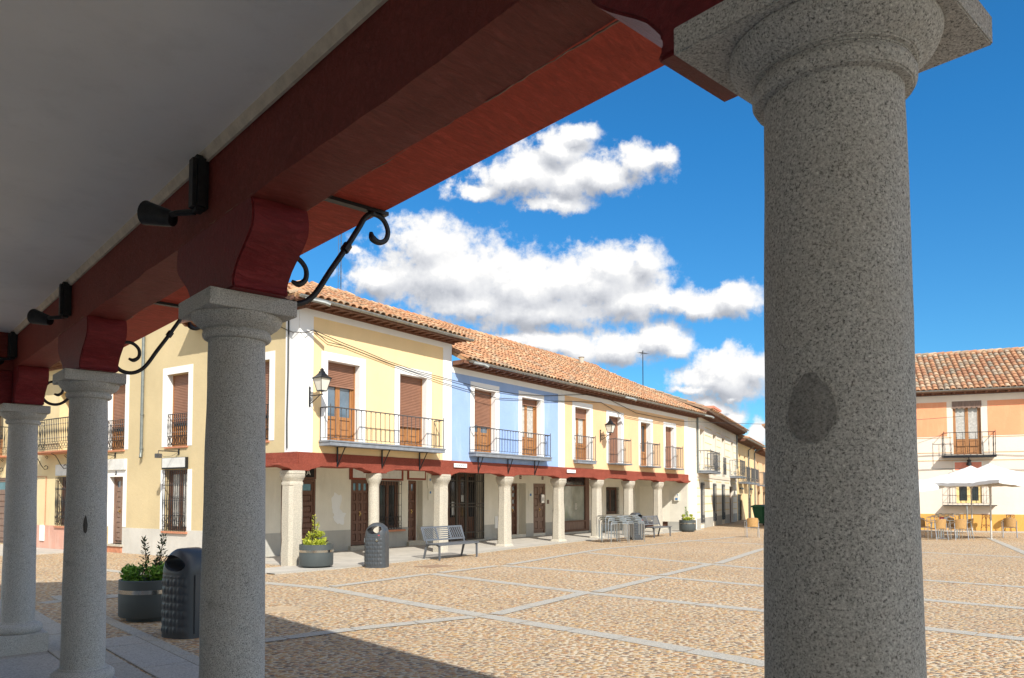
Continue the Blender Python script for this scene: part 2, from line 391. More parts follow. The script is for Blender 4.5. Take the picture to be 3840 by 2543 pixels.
def winset(f, root, a, b, c, d, q=-.28, shut=0., panel=.7, fm='wood', gm='glass', cur=False, name='window', leaves=2, split=None):
    """balcony door or window standing in its opening: frame, panes, roller shutter"""
    g = MB(f); e = .06
    g.box(a, a + e, q - .02, q + .05, c, d); g.box(b - e, b, q - .02, q + .05, c, d); g.box(a + e, b - e, q - .02, q + .05, d - e, d); g.box(a + e, b - e, q - .02, q + .05, c, c + e)
    ia, ib = a + e, b - e; w = (ib - ia) / leaves
    zp = c + e + panel
    for k in range(leaves):
        x0, x1 = ia + k * w + .002, ia + (k + 1) * w - .002; st = .07
        g.box(x0, x0 + st, q, q + .035, c + e, d - e); g.box(x1 - st, x1, q, q + .035, c + e, d - e)
        g.box(x0 + st, x1 - st, q, q + .035, d - e - st, d - e)
        if panel > 0:
            g.box(x0 + st, x1 - st, q, q + .035, zp - .08, zp); g.box(x0 + st, x1 - st, q, q + .012, c + e, zp - .08)
            m = (c + e + zp - .08) / 2
            g.box(x0 + st + .03, x1 - st - .03, q + .012, q + .028, c + e + .04, m - .02); g.box(x0 + st + .03, x1 - st - .03, q + .012, q + .028, m + .02, zp - .12)
        else: g.box(x0 + st, x1 - st, q, q + .035, c + e, c + e + st)
    o = g.build(name, fm, root)
    p = MB(f); p.box(ia, ib, q + .004, q + .009, zp if panel > 0 else c + e, d - e); p.build('pane', gm, o)
    if cur:
        cc = MB(f); n = 22; x0 = ia + .02
        for k in range(n):
            u0, u1 = x0 + (ib - ia - .04) * k / n, x0 + (ib - ia - .04) * (k + .82) / n
            cc.box(u0, u1, q + .010, q + .013, zp + .02, d - e - .03)
        cc.build('curtain', 'curtain', o)
    if shut > 0:
        s = MB(f); z = d; k = 0; qq = q + .07
        zz = [d]; 
        while z - .045 > d - shut: z -= .045; zz.append(z)
        vs = []; 
        prof = []
        for z in zz[:-1]: prof += [(qq, z), (qq + .014, z - .012), (qq + .014, z - .033), (qq, z - .043)]
        prof.append((qq, zz[-1])); prof += [(qq - .01, zz[-1]), (qq - .01, d)]
        s.prism([(p_[0], p_[1]) for p_ in prof], a + .03, b - .03, 'a'); s.box(a + .03, b - .03, qq - .012, qq + .02, zz[-1] - .05, zz[-1] - .001)
        s.build('shutter', 'shutter', o)
        r = MB(f); r.box(a, a + .035, qq - .03, qq + .03, c, d - .001); r.box(b - .035, b, qq - .03, qq + .03, c, d - .001); r.build('shutter_rail', fm, o)
    return o
def door(f, root, a, b, c, d, q, cols=2, rows=6, mat='dwood', glaz=0, name='door', knob=True, leaf=None):
    g = MB(f); e = .07
    g.box(a, a + e, q - .03, q + .06, c, d); g.box(b - e, b, q - .03, q + .06, c, d); g.box(a + e, b - e, q - .03, q + .06, d - e, d)
    ia, ib, zt = a + e, b - e, d - e
    g.box(ia, ib, q - .02, q, c + .01, zt)
    w = (ib - ia) / cols; h = (zt - c - .1) / rows; gl = []
    for i in range(cols):
        for j in range(rows):
            x0, x1, z0, z1 = ia + i * w, ia + (i + 1) * w, c + .1 + j * h, c + .1 + (j + 1) * h
            t = .16 * min(w, h) + .012
            if j >= rows - glaz: gl.append((x0 + t, x1 - t, z0 + t, z1 - t))
            g.box(x0, x0 + t, q, q + .03, z0, z1); g.box(x1 - t, x1, q, q + .03, z0, z1); g.box(x0 + t, x1 - t, q, q + .03, z0, z0 + t); g.box(x0 + t, x1 - t, q, q + .03, z1 - t, z1)
            if j < rows - glaz:
                t2 = t + .25 * min(w, h) * .4
                g.add([(x0 + t, q, z0 + t), (x1 - t, q, z0 + t), (x1 - t, q, z1 - t), (x0 + t, q, z1 - t), (x0 + t2, q + .022, z0 + t2), (x1 - t2, q + .022, z0 + t2), (x1 - t2, q + .022, z1 - t2), (x0 + t2, q + .022, z1 - t2)],
                      [(0, 1, 5, 4), (1, 2, 6, 5), (2, 3, 7, 6), (3, 0, 4, 7), (4, 5, 6, 7)])
    o = g.build(name, mat, root)
    if gl:
        p = MB(f)
        for x0, x1, z0, z1 in gl: p.box(x0, x1, q + .002, q + .008, z0, z1)
        p.build('pane', 'glassb', o)
    if knob:
        k = MB(f); x = (a + b) / 2 + (.06 if cols % 2 == 0 else .0); z = c + 1.0
        k.box(x - .015, x + .015, q + .03, q + .04, z - .07, z + .07); k.tube([(x, q + .035, z), (x, q + .08, z)], .022, 8); k.build('door_handle', 'brass', o)
    return o
def bars(mb, pts, z0, z1, step, r=.008, fancy=False, mi=0):
    """vertical bars along a polyline of (s,q)"""
    for (a, b) in zip(pts[:-1], pts[1:]):
        L = math.hypot(b[0] - a[0], b[1] - a[1]); n = max(1, round(L / step))
        for k in range(n + (1 if b is pts[-1] or b == pts[-1] else 0)):
            t = k / n; x, y = a[0] + (b[0] - a[0]) * t, a[1] + (b[1] - a[1]) * t
            if fancy:
                H = z1 - z0; zz = [0, .12, .16, .2, .32, .42, .46, .5, .62, .72, .76, .8, 1]; rr = [1, 1, 2, 1, 1.1, 1.9, 2.1, 1.9, 1.1, 1, 2, 1, 1]
                mb.tube([(x, y, z0 + H * u) for u in zz], [r * w for w in rr], 6, mi)
            else:
                mb.tube([(x, y, z0), (x, y, z0 + (z1 - z0) * .93), (x, y, z0 + (z1 - z0) * .95), (x, y, z1)], [r, r, r * 1.7, r], 5, mi)
def balcony(f, root, a, b, p, zb, zt, zr, wa=None, wb=None, step=.13, mat='irongrey', slabm='balc', fancy=False, r=.009, scroll=False, struts=(), q0=0.02):
    """slab a..b projecting p, underside zb, top zt, handrail height zr"""
    g = MB(f); g.box(a, b, q0, p, zb, zt); g.box(a - .02, b + .02, q0, p + .02, zt - .035, zt + .004)
    o = g.build('balcony', [slabm], root)
    ra, rb, rp = a + .03, b - .03, p - .03
    m = MB(f); pts = [(ra, q0), (ra, rp), (rb, rp), (rb, q0)]
    lo = zt + .07
    bars(m, pts, lo if not scroll else lo + .22, zr, step, r, fancy)
    for (u, v) in zip(pts[:-1], pts[1:]):
        m.tube([(u[0], u[1], zr), (v[0], v[1], zr)], .016, 6); m.tube([(u[0], u[1], lo), (v[0], v[1], lo)], .010, 4)
        if scroll:
            m.tube([(u[0], u[1], lo + .22), (v[0], v[1], lo + .22)], .010, 4)
            L = math.hypot(v[0] - u[0], v[1] - u[1]); n = max(1, int(L / .17))
            for k in range(n):
                for sg in (0, 1):
                    q = []
                    for j in range(9):
                        t = (k + .5) / n; ang = 2 * pi * j / 8; dx = (cos(ang) * .07) / L; 
                        q.append((u[0] + (v[0] - u[0]) * (t + dx), u[1] + (v[1] - u[1]) * (t + dx), lo + .11 + sin(ang) * .09 * (1 if sg else .55)))
                    m.tube(q, .006, 4)
    for (u, v) in (pts[1], pts[2]): m.tube([(u, v, zt), (u, v, zr + .05), (u, v, zr + .09)], [.014, .014, .004], 6)
    for (u, v) in pts: m.tube([(u, v, zt), (u, v, zr)], .012, 5)
    m.build('railing', mat, o)
    for s in struts:
        k = MB(f); k.box(s - .02, s + .02, q0 + .012, q0 + .03, zb - .52, zb); k.tube([(s, q0 + .03, zb - .48), (s, p * .8, zb - .003)], .014, 4); k.box(s - .02, s + .02, q0 + .03, p * .85, zb - .014, zb - .002)
        k.build('bracket', 'iron', o)
    return o
def grille(f, root, a, b, c, d, q=.06, step=.11, mat='iron', scroll=True, r=.008, fancy=False, cage=0.):
    m = MB(f); pts = [(a, q), (b, q)]
    if cage: pts = [(a, .01), (a, q), (b, q), (b, .01)]
    n = 4
    bars(m, pts, c, d, step, r, fancy)
    for (u, v) in zip(pts[:-1], pts[1:]):
        for k in range(n + 1):
            z = c + (d - c) * k / n; m.tube([(u[0], u[1], z), (v[0], v[1], z)], .009, 4)
    if scroll:
        L = b - a; w = int(L / .13)
        for k in range(w):
            for zc in (c + .12, c + .34):
                m.tube([(a + L * (k + .5) / w + cos(t) * .055, q + .008, zc + sin(t) * .10) for t in [2 * pi * j / 8 for j in range(9)]], .006, 4)
    if not cage: 
        for (u, z) in ((a, c + .1), (b, c + .1), (a, d - .1), (b, d - .1)): m.tube([(u, q - .08, z), (u, q, z)], .01, 4)
    return m.build('window_grille', mat, root)
def tile_roof(f, root, s0, s1, q0, z0, q1, z1, mat='tileA', pitch=.21, course=.36, clip=None, name='roof', r=.095, poly=None, seg=6):
    """barrel tiles from the eave (q0,z0) up to the ridge (q1,z1): one mesh, tile by tile, on a closed deck"""
    g = MB(f); L = math.hypot(q1 - q0, z1 - z0); uq, uz = (q1 - q0) / L, (z1 - z0) / L; nq, nz = -uz, uq
    if nz < 0: nq, nz = -nq, -nz
    P = poly or [(s0, 0), (s1, 0), (s1, L), (s0, L)]
    def pt(s, l, h): return (s, q0 + uq * l + nq * h, z0 + uz * l + nz * h)
    n = len(P)
    g.add([pt(s, l, .0) for s, l in P] + [pt(s, l, -.10) for s, l in P], [tuple(range(n)), tuple(range(n, 2 * n))[::-1]] + [(i, (i + 1) % n, n + (i + 1) % n, n + i) for i in range(n)], 0, .35)
    ncol = int((s1 - s0) / pitch); ncr = int(L / course)
    rnd = random.Random(int(s0 * 100) + 7)
    for i in range(ncol):
        s = s0 + pitch * (i + .5); off = rnd.uniform(-.04, .04); sj = rnd.uniform(-.012, .012)
        for j in range(ncr + 1):
            l0 = j * course - .06 + off * (j > 0) + rnd.uniform(-.012, .012); l1 = l0 + course + .07
            lm = (l0 + l1) / 2
            if l1 > L + .12: l1 = L + .12
            if clip and not clip(s, lm): continue
            tone = rnd.random(); 
            if j == 0 and rnd.random() < .6: tone = .85
            lift = .028 + rnd.uniform(-.004, .006); sk = rnd.uniform(-.012, .012)
            vs = []
            for (l, rr, h) in ((l0, r * 1.02, lift), (l1, r * .82, .0)):
                for k in range(seg + 1):
                    a = pi * k / seg; vs.append(pt(s + sj + cos(a) * rr + (sk if l == l0 else 0), l, h + sin(a) * rr * .78))
            for k in range(seg + 1):
                a = pi * k / seg; vs.append(pt(s + sj + cos(a) * (r * 1.02 - .016) + sk, l0, lift - .002 + sin(a) * (r * .78 - .014)))
            m = seg + 1
            g.add(vs, [(k, k + 1, m + k + 1, m + k) for k in range(seg)] + [(k, k + 1, 2 * m + k + 1, 2 * m + k) for k in range(seg)], 0, tone + .001)
    return g.build(name, mat, root, fix=False)
def gutter(f, root, s0, s1, q, z, r=.065, name='gutter'):
    g = MB(f); n = 8
    outer = [(q + cos(a) * r, z + sin(a) * r) for a in [pi + pi * k / n for k in range(n + 1)]]; inner = [(q + cos(a) * (r - .008), z + sin(a) * (r - .008)) for a in [2 * pi - pi * k / n for k in range(n + 1)]]
    poly = outer + inner; m = len(poly)
    g.add([(s0, u, v) for u, v in poly] + [(s1, u, v) for u, v in poly], [(i, (i + 1) % m, m + (i + 1) % m, m + i) for i in range(m)])
    g.add([(s, u, v) for s in (s0,) for u, v in outer], [tuple(range(n + 1))]); g.add([(s1, u, v) for u, v in outer], [tuple(range(n + 1))])
    for k in range(int((s1 - s0) / .9) + 1):
        s = s0 + .1 + k * .9; g.tube([(s, q + cos(a) * (r + .006), z + sin(a) * (r + .006)) for a in [pi + pi * j / 6 for j in range(7)]], .008, 4)
    return g.build(name, 'zinc', root)
def eaves(f, root, s0, s1, q1, z, drop=.12, step=.42, q0=0.02):
    """sprocketed timber eave: board with rafter ends under it"""
    g = MB(f); g.box(s0, s1, q0, q1, z - .03, z); g.box(s0, s1, q1 - .03, q1, z - .10, z - .031)
    n = int((s1 - s0) / step)
    for k in range(n + 1):
        s = s0 + (s1 - s0 - .1) * k / n; g.prism([(q0, z - .031), (q1 - .06, z - .031), (q1 - .06, z - .08), (q1 - .16, z - .031 - drop), (q0, z - .031 - drop)], s, s + .09, 'a')
    g.box(s0, s1, q0 - .005, q0 + .012, z - .031 - drop - .05, z - .0305)
    return g.build('eave', 'eave', root)

# ------------------------------------------------------------------ camera, light, sky
cam = bpy.data.cameras.new('camera'); co = bpy.data.objects.new('camera', cam); COL.objects.link(co)
co.location = (0, 0, 1.7); co.rotation_euler = (R(90) + math.atan(.0418), 0, 0)
cam.sensor_width = 36; cam.lens = 26.574; cam.shift_y = .12286; cam.clip_end = 3000; cam.clip_start = .05
SC.camera = co
SC.cycles.diffuse_bounces = 6; SC.cycles.max_bounces = 10
SUNV = Vector((.375, -.927, .85)).normalized(); EL = math.asin(SUNV.z)
sl = bpy.data.lights.new('sun', 'SUN'); sl.energy = 4.2; sl.angle = R(.53); sl.color = (1., .95, .86)
so = bpy.data.objects.new('sun', sl); COL.objects.link(so); so.rotation_euler = SUNV.to_track_quat('Z', 'Y').to_euler(); so.location = (0, 0, 30)

W = bpy.data.worlds.new('World'); SC.world = W; W.use_nodes = True
nt = W.node_tree; bg = nt.nodes['Background']
sky = nt.nodes.new('ShaderNodeTexSky'); sky.sky_type = 'NISHITA'; sky.sun_disc = False; sky.sun_elevation = EL; sky.sun_rotation = R(158)
sky.air_density = .9; sky.dust_density = .05; sky.ozone_density = 3.0; sky.altitude = 600
tc = nt.nodes.new('ShaderNodeTexCoord'); sep = nt.nodes.new('ShaderNodeSeparateXYZ'); nt.links.new(tc.outputs['Generated'], sep.inputs[0])
def mth(op, a, b=None, c=None, clamp=False):
    n = nt.nodes.new('ShaderNodeMath'); n.operation = op; n.use_clamp = clamp
    for i, v in enumerate((a, b, c)):
        if v is None: continue
        if isinstance(v, (int, float)): n.inputs[i].default_value = v
        else: nt.links.new(v, n.inputs[i])
    return n.outputs[0]
yy = mth('MAXIMUM', sep.outputs[1], .02)
cmb = nt.nodes.new('ShaderNodeCombineXYZ'); nt.links.new(mth('DIVIDE', sep.outputs[0], yy), cmb.inputs[0]); nt.links.new(mth('DIVIDE', sep.outputs[2], yy), cmb.inputs[1])
UV = cmb.outputs[0]
def vm(op, a, b=None, c=None):
    n = nt.nodes.new('ShaderNodeVectorMath'); n.operation = op
    for i, v in enumerate((a, b, c)):
        if v is None: continue
        if isinstance(v, tuple): n.inputs[i].default_value = v
        else: nt.links.new(v, n.inputs[i])
    return n
# cumulus banks: (bearing, height, half width, half height) as tangents seen from the square
CL = [(-.10, .30, .115, .062), (.03, .275, .155, .055), (.12, .287, .095, .05), (.285, .155, .07, .038), (.105, .435, .09, .026), (.026, .434, .07, .036), (.078, .423, .05, .026), (.205, .262, .05, .022), (.06, .207, .07, .016), (0.061, 0.468, 0.051, 0.031), (0.009, 0.428, 0.063, 0.029), (-0.045, 0.41, 0.043, 0.014), (0.092, 0.491, 0.029, 0.016), (0.061, 0.394, 0.051, 0.016), (0.124, 0.428, 0.046, 0.026), (0.166, 0.451, 0.04, 0.026), (0.204, 0.459, 0.022, 0.017), (-0.111, 0.331, 0.066, 0.049), (-0.174, 0.291, 0.051, 0.027), (-0.071, 0.291, 0.074, 0.049), (-0.002, 0.285, 0.074, 0.049), (0.066, 0.285, 0.069, 0.045), (0.135, 0.302, 0.054, 0.039), (0.178, 0.314, 0.029, 0.034), (0.152, 0.262, 0.066, 0.03), (0.038, 0.249, 0.132, 0.033), (-0.048, 0.256, 0.086, 0.026), (0.249, 0.253, 0.054, 0.018), (0.298, 0.265, 0.043, 0.026), (0.084, 0.196, 0.054, 0.023), (0.141, 0.199, 0.063, 0.026), (0.198, 0.211, 0.043, 0.024), (0.221, 0.199, 0.027, 0.017), (0.003, 0.209, 0.04, 0.01), (0.267, 0.153, 0.063, 0.018), (0.289, 0.173, 0.037, 0.03), (0.321, 0.17, 0.037, 0.029), (0.238, 0.141, 0.04, 0.007), (0.269, 0.113, 0.027, 0.016), (0.289, 0.106, 0.024, 0.014), (0.295, 0.129, 0.013, 0.006), (0.325, 0.085, 0.019, 0.018), (-0.211, 0.33, 0.009, 0.007), (0.032, 0.213, 0.034, 0.008),
      (-.75, .30, .16, .05), (-.62, .34, .12, .05), (.95, .22, .14, .04), (1.1, .25, .14, .05)]
def density(p):
    nz = nt.nodes.new('ShaderNodeTexNoise'); nz.noise_dimensions = '2D'; nz.inputs['Scale'].default_value = 26; nz.inputs['Detail'].default_value = 9; nz.inputs['Roughness'].default_value = .62; nt.links.new(p, nz.inputs['Vector'])
    w = vm('MULTIPLY_ADD', nz.outputs['Color'], (.034, .026, 0), p); w2 = vm('SUBTRACT', w.outputs[0], (.017, .013, 0))
    acc = None
    for (u, v, a, b) in CL:
        s = vm('MULTIPLY_ADD', w2.outputs[0], (1 / a, 1 / b, 0), (-u / a, -v / b, 0)); l = vm('LENGTH', s.outputs[0])
        d = mth('SUBTRACT', 1., l.outputs['Value'])
        acc = d if acc is None else mth('SMOOTH_MAX', acc, d, .4)
    nz2 = nt.nodes.new('ShaderNodeTexNoise'); nz2.noise_dimensions = '2D'; nz2.inputs['Scale'].default_value = 60; nz2.inputs['Detail'].default_value = 7; nz2.inputs['Roughness'].default_value = .6; nt.links.new(p, nz2.inputs['Vector'])
    mac = acc
    acc = mth('ADD', acc, mth('MULTIPLY_ADD', nz.outputs[0], 1.3, -.62))
    return mac, mth('ADD', acc, mth('MULTIPLY_ADD', nz2.outputs[0], .7, -.34))
M0, D0 = density(UV); M1, D1 = density(vm('ADD', UV, (.006, .020, 0)).outputs[0])
mask = nt.nodes.new('ShaderNodeMapRange'); mask.interpolation_type = 'SMOOTHSTEP'; mask.inputs['From Min'].default_value = -.16; mask.inputs['From Max'].default_value = .48; nt.links.new(D0, mask.inputs['Value'])
front = mth('GREATER_THAN', sep.outputs[1], .05)
mk = mth('MULTIPLY', mask.outputs[0], front)
lit = mth('ADD', mth('MULTIPLY_ADD', mth('SUBTRACT', M0, M1), .62, .80), mth('MULTIPLY', mth('SUBTRACT', D0, D1), .30), clamp=True)
cr = ramp(nt, [(0, (2.3, 2.45, 2.8)), (.4, (3.3, 3.45, 3.8)), (.7, (4.7, 4.8, 5.05)), (.9, (5.7, 5.75, 5.85)), (1., (6.5, 6.45, 6.4))]); nt.links.new(lit, cr.inputs[0])
lowf = nt.nodes.new('ShaderNodeMapRange'); lowf.inputs['From Min'].default_value = .02; lowf.inputs['From Max'].default_value = .42; nt.links.new(sep.outputs[2], lowf.inputs['Value'])
tint = mixc(nt, sky.outputs[0], mixc(nt, (.42, .78, .86), (.22, .86, 1.18), lowf.outputs[0]), 1., 'MULTIPLY')
mm = mixc(nt, tint, cr.outputs[0], mk)
# unseen clouds added behind and overhead as neutral fill for the shade
nb = nt.nodes.new('ShaderNodeTexNoise'); nb.inputs['Scale'].default_value = 2.6; nb.inputs['Detail'].default_value = 5; nt.links.new(tc.outputs['Generated'], nb.inputs['Vector'])
rb_ = ramp(nt, [(.44, 0.), (.56, 1.)]); nt.links.new(nb.outputs[0], rb_.inputs[0])
away = nt.nodes.new('ShaderNodeMapRange'); away.inputs['From Min'].default_value = .45; away.inputs['From Max'].default_value = .10; nt.links.new(sep.outputs[1], away.inputs['Value'])
up_ = nt.nodes.new('ShaderNodeMapRange'); up_.inputs['From Min'].default_value = .0; up_.inputs['From Max'].default_value = .1; nt.links.new(sep.outputs[2], up_.inputs['Value'])
mm = mixc(nt, mm, (8.5, 8.2, 7.8), mth('MULTIPLY', mth('MULTIPLY', rb_.outputs[0], away.outputs[0]), up_.outputs[0]))
nt.links.new(mm, bg.inputs[0]); bg.inputs[1].default_value = .1
SC.view_settings.view_transform = 'Standard'; SC.view_settings.look = 'None'; SC.view_settings.exposure = .65; SC.view_settings.gamma = 1

# ------------------------------------------------------------------ frames
A = Fr(.68, 1.578, -41.7)            # near arcade: q points at the square
RW = Fr(-5.263, 18.56, 35.9)         # arcaded row
WG = Fr(-5.263, 18.56, -56.3, -1)    # side wing of the corner house
PL = Fr(-14.317, 24.155, -55, -1)    # pale house
ST = Fr(9.5, 39., 24.6)              # street houses
OR = Fr(22.4, 37.1, -67.3, -1)       # orange house
CR = Fr(8.80, 38.0, -54.1, -1)       # cross wall at the end of the row porch
MI = (-1)

# ------------------------------------------------------------------ ground
g = MB(); n = 24
g.add([(-160 + 320 * i / n, -100 + 320 * j / n, 0) for j in range(n + 1) for i in range(n + 1)], [(j * (n + 1) + i, j * (n + 1) + i + 1, (j + 1) * (n + 1) + i + 1, (j + 1) * (n + 1) + i) for j in range(n) for i in range(n)])
struct(g, 'ground', 'cobble', fix=False)
def strip(pts, w, z=.004, mi=0, mb=None):
    for k, (a, b) in enumerate(zip(pts[:-1], pts[1:])):
        a, b = Vector(a), Vector(b); L = (b - a).length; d = (b - a) / L; n_ = Vector((-d.y, d.x)) * w / 2; m = max(1, round(L / .9))
        for i in range(m):
            p, q = a + d * (L * i / m + .008), a + d * (L * (i + 1) / m - .008); j = random.uniform(-.012, .012)
            c = [p - n_ * (1 + j), q - n_ * (1 + j), q + n_ * (1 - j), p + n_ * (1 - j)]
            mb.box3 = None
            mb.add([(v.x, v.y, z) for v in c], [(0, 1, 2, 3)])
sp_ = MB()
lines = [[(-9.5, 17.6), (-7.2, 16.0), (-4.92, 14.98), (-3.5, 14.1), (-.41, 10.86), (1.33, 9.14), (2.6, 7.7), (6.5, 3.6)],
         [(-1.77, 16.71), (1.39, 13.35), (3.68, 11.38), (8.5, 6.8)], [(-.26, 18.66), (3.03, 16.15), (4.7, 14.52), (12, 7.5)], [(2.26, 22.89), (5.8, 17.91), (13.5, 10.5)], [(6.5, 29.5), (13, 22.5), (20, 15.5)],]
cross = [[(-3.4, 8.55), (-2.04, 9.75), (-.55, 10.75)], [(-.25, 10.95), (1.25, 13.35)], [(1.5, 13.5), (3.1, 16.0)], [(3.2, 16.3), (5.0, 19.1)], [(5.2, 19.2), (7.73, 23.84), (11.4, 30)],
         [(-3.4, 14.3), (-1.85, 16.6)], [(-1.6, 16.9), (-.35, 18.6)], [(-.1, 18.9), (2.84, 24.35), (9.36, 31.75)], [(-7.0, 12.5), (-5.0, 14.9)], [(7.5, 8.), (10.5, 13), (16, 24), (19.5, 31)]]
for l in lines: strip(l, .27, mb=sp_)
for l in cross: strip(l, .24, z=.008, mb=sp_)
strip([A(13.3, .9, 0)[:2], A(13.6, 1.9, 0)[:2], A(13.0, 3.6, 0)[:2]], .3, mb=sp_)
struct(sp_, 'paving_strips', 'strip', fix=False)
# arcade floor
fl = MB(A)
k = 0; s = -6.2
while s < 9.3:
    L = 1.15
    fl.box(s + .004, s + L - .004, -3.55, .196, -.05, .010 + .001 * (k % 3)); s += L; k += 1
struct(fl, 'arcade_floor', 'paleslab')
kb = MB(A); s = -6.2; k = 0
while s < 13.2:
    L = .95 + .25 * ((k * 7) % 3) / 2; kb.box(s + .004, s + L - .004, .2, .675, -.05, .020 + .001 * (k % 2)); kb.box(s + .004, s + L - .004, 1.175, 1.33, -.05, .014 + .001 * (k % 3)); s += L; k += 1
struct(kb, 'kerb', 'strip', bevel=.004)
ks = MB(A); s = -6.2; k = 0
while s < 9.2:
    L = 1.35; ks.box(s + .004, min(s + L, 9.25) - .004, .715, 1.171, -.05, .013 + .001 * (k % 3)); s += L; k += 1
struct(ks, 'slab_path', 'paleslab', bevel=.003)
# porch floor of the row
pf = MB(RW); pf.prism([(-.1, -2.84), (24.15, -2.84), (24.15, .06), (13.5, .1), (8.5, .45), (4.2, .95), (.2, 1.15), (-1.6, 1.0), (-1.7, -.02), (-.1, -.05)], -.05, .018, 'c')
struct(pf, 'porch_floor', 'concrete')
pk = MB(RW)
for (s0, q0), (s1, q1) in zip([(-1.6, 1.0), (.2, 1.15), (4.2, .95), (8.5, .45), (13.5, .1)], [(.2, 1.15), (4.2, .95), (8.5, .45), (13.5, .1), (25.2, .08)]):
    pk.add([(s0, q0 - .02, .022), (s1, q1 - .02, .022), (s1, q1 + .3, .022), (s0, q0 + .3, .022), (s0, q0 + .3, -.02), (s1, q1 + .3, -.02)], [(0, 1, 2, 3), (3, 2, 5, 4)])
struct(pk, 'pavement', 'strip')
pv = MB(PL); pv.box(-1.5, 14, .02, 2.2, -.05, .015); struct(pv, 'side_pavement', 'concrete')
po = MB(OR); po.box(-10, 6, .02, 1.1, -.05, .03); struct(po, 'far_pavement', 'concrete')

# ------------------------------------------------------------------ near arcade
AC = thing('arcade_building', 'shaded arcade overhead with maroon beams, red soffit and pale plaster ceiling', 'building', A(0, 0, 0))
def slabwall(mb, s0, s1, q0, q1, z0, z1): mb.box(s0, s1, q0, q1, z0, z1)
m = MB(A); m.box(-6.2, 9.0, -3.6, -.175, 3.47, 3.6); m.build('ceiling', 'ceiling', AC)
m = MB(A); m.box(-6.2, 9.0, -3.9, -3.6, 0, 5.75); m.build('back_wall', 'white', AC)
m = MB(A); m.box(-6.2, 9.35, -3.6, .70, 3.6, 5.6); m.build('upper_wall', 'cream', AC)
m = MB(A); m.prism([(-4.2, 5.61), (.86, 5.61), (.86, 5.72), (-1.6, 6.6), (-4.2, 5.75)], -6.5, 9.6, 'a'); m.build('roof', 'tileA', AC)
m = MB(A); m.prism([(-.212, 3.47), (-.176, 3.47), (-.176, 3.425), (-.19, 3.425), (-.20, 3.44)], -6.2, 9.0, 'a'); m.build('cornice', 'cornice', AC)
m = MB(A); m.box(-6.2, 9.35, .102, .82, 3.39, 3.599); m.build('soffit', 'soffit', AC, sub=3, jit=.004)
def wavy_beam(f, s0, s1, q0, q1, z0, z1, name, mat, root, jit=.006, ds=.16):
    g = MB(f); n = int((s1 - s0) / ds); nb = 4
    ring = [(q0 + (q1 - q0) * i / nb, z0) for i in range(nb)] + [(q1, z0 + (z1 - z0) * i / nb) for i in range(nb)] + [(q1 - (q1 - q0) * i / nb, z1) for i in range(nb)] + [(q0, z1 - (z1 - z0) * i / nb) for i in range(nb)]
    r = len(ring); vs = []
    for k in range(n + 1):
        s = s0 + (s1 - s0) * k / n
        for (q, z) in ring:
            w = noise.noise_vector(Vector((s * 1.3, q * 9, z * 9))) * jit * 1.5 + noise.noise_vector(Vector((s * 6, q * 30, z * 30))) * jit
            vs.append((s, q + w.x, z + w.z * (0 if z > z1 - .001 else 1)))
    g.add(vs, [(k * r + i, k * r + (i + 1) % r, (k + 1) * r + (i + 1) % r, (k + 1) * r + i) for k in range(n) for i in range(r)] + [tuple(range(r)), tuple(range(n * r, n * r + r))])
    return g.build(name, mat, root, smooth=True)
wavy_beam(A, -6.2, 9.35, -.172, .10, 3.085, 3.599, 'beam', 'beam', AC)
m = MB(A); m.box(8.95, 9.3, -3.6, -.176, 3.06, 3.469); m.build('cross_beam', 'beam', AC, jit=.004, sub=2)
m = MB(A); m.prism([(-.80, 3.058), (-.76, 2.95), (-.60, 2.86), (-.54, 2.702), (-.178, 2.702), (-.178, 3.058)], 8.98, 9.28, 'a'); m.build('corbel', 'corbel', AC, bevel=.006)
CT = [-.012, 3.10, 6.18, 9.13]; CT_ = [3.10, 6.18]
def corbel(f, root, s, q0, q1, z0, z1, hb, ht, mat, name='corbel'):
    prof = []
    H = z1 - z0
    for k in range(15):                       # S-curved end
        t = k / 14; u = min(1, max(0, (t - .16) / .50)); prof.append((hb + (ht - hb) * (u * u * (3 - 2 * u)) + .12 * (ht - hb) * sin(pi * max(0, t - .55) / .45) - .10 * (ht - hb) * sin(pi * min(1, t / .2)), z0 + H * t))
    poly = [(s + a, z) for a, z in prof] + [(s - a, z) for a, z in reversed(prof)]
    g = MB(f); g.prism(poly, q0, q1, 'b'); return g.build(name, mat, root, bevel=.008, smooth=True)
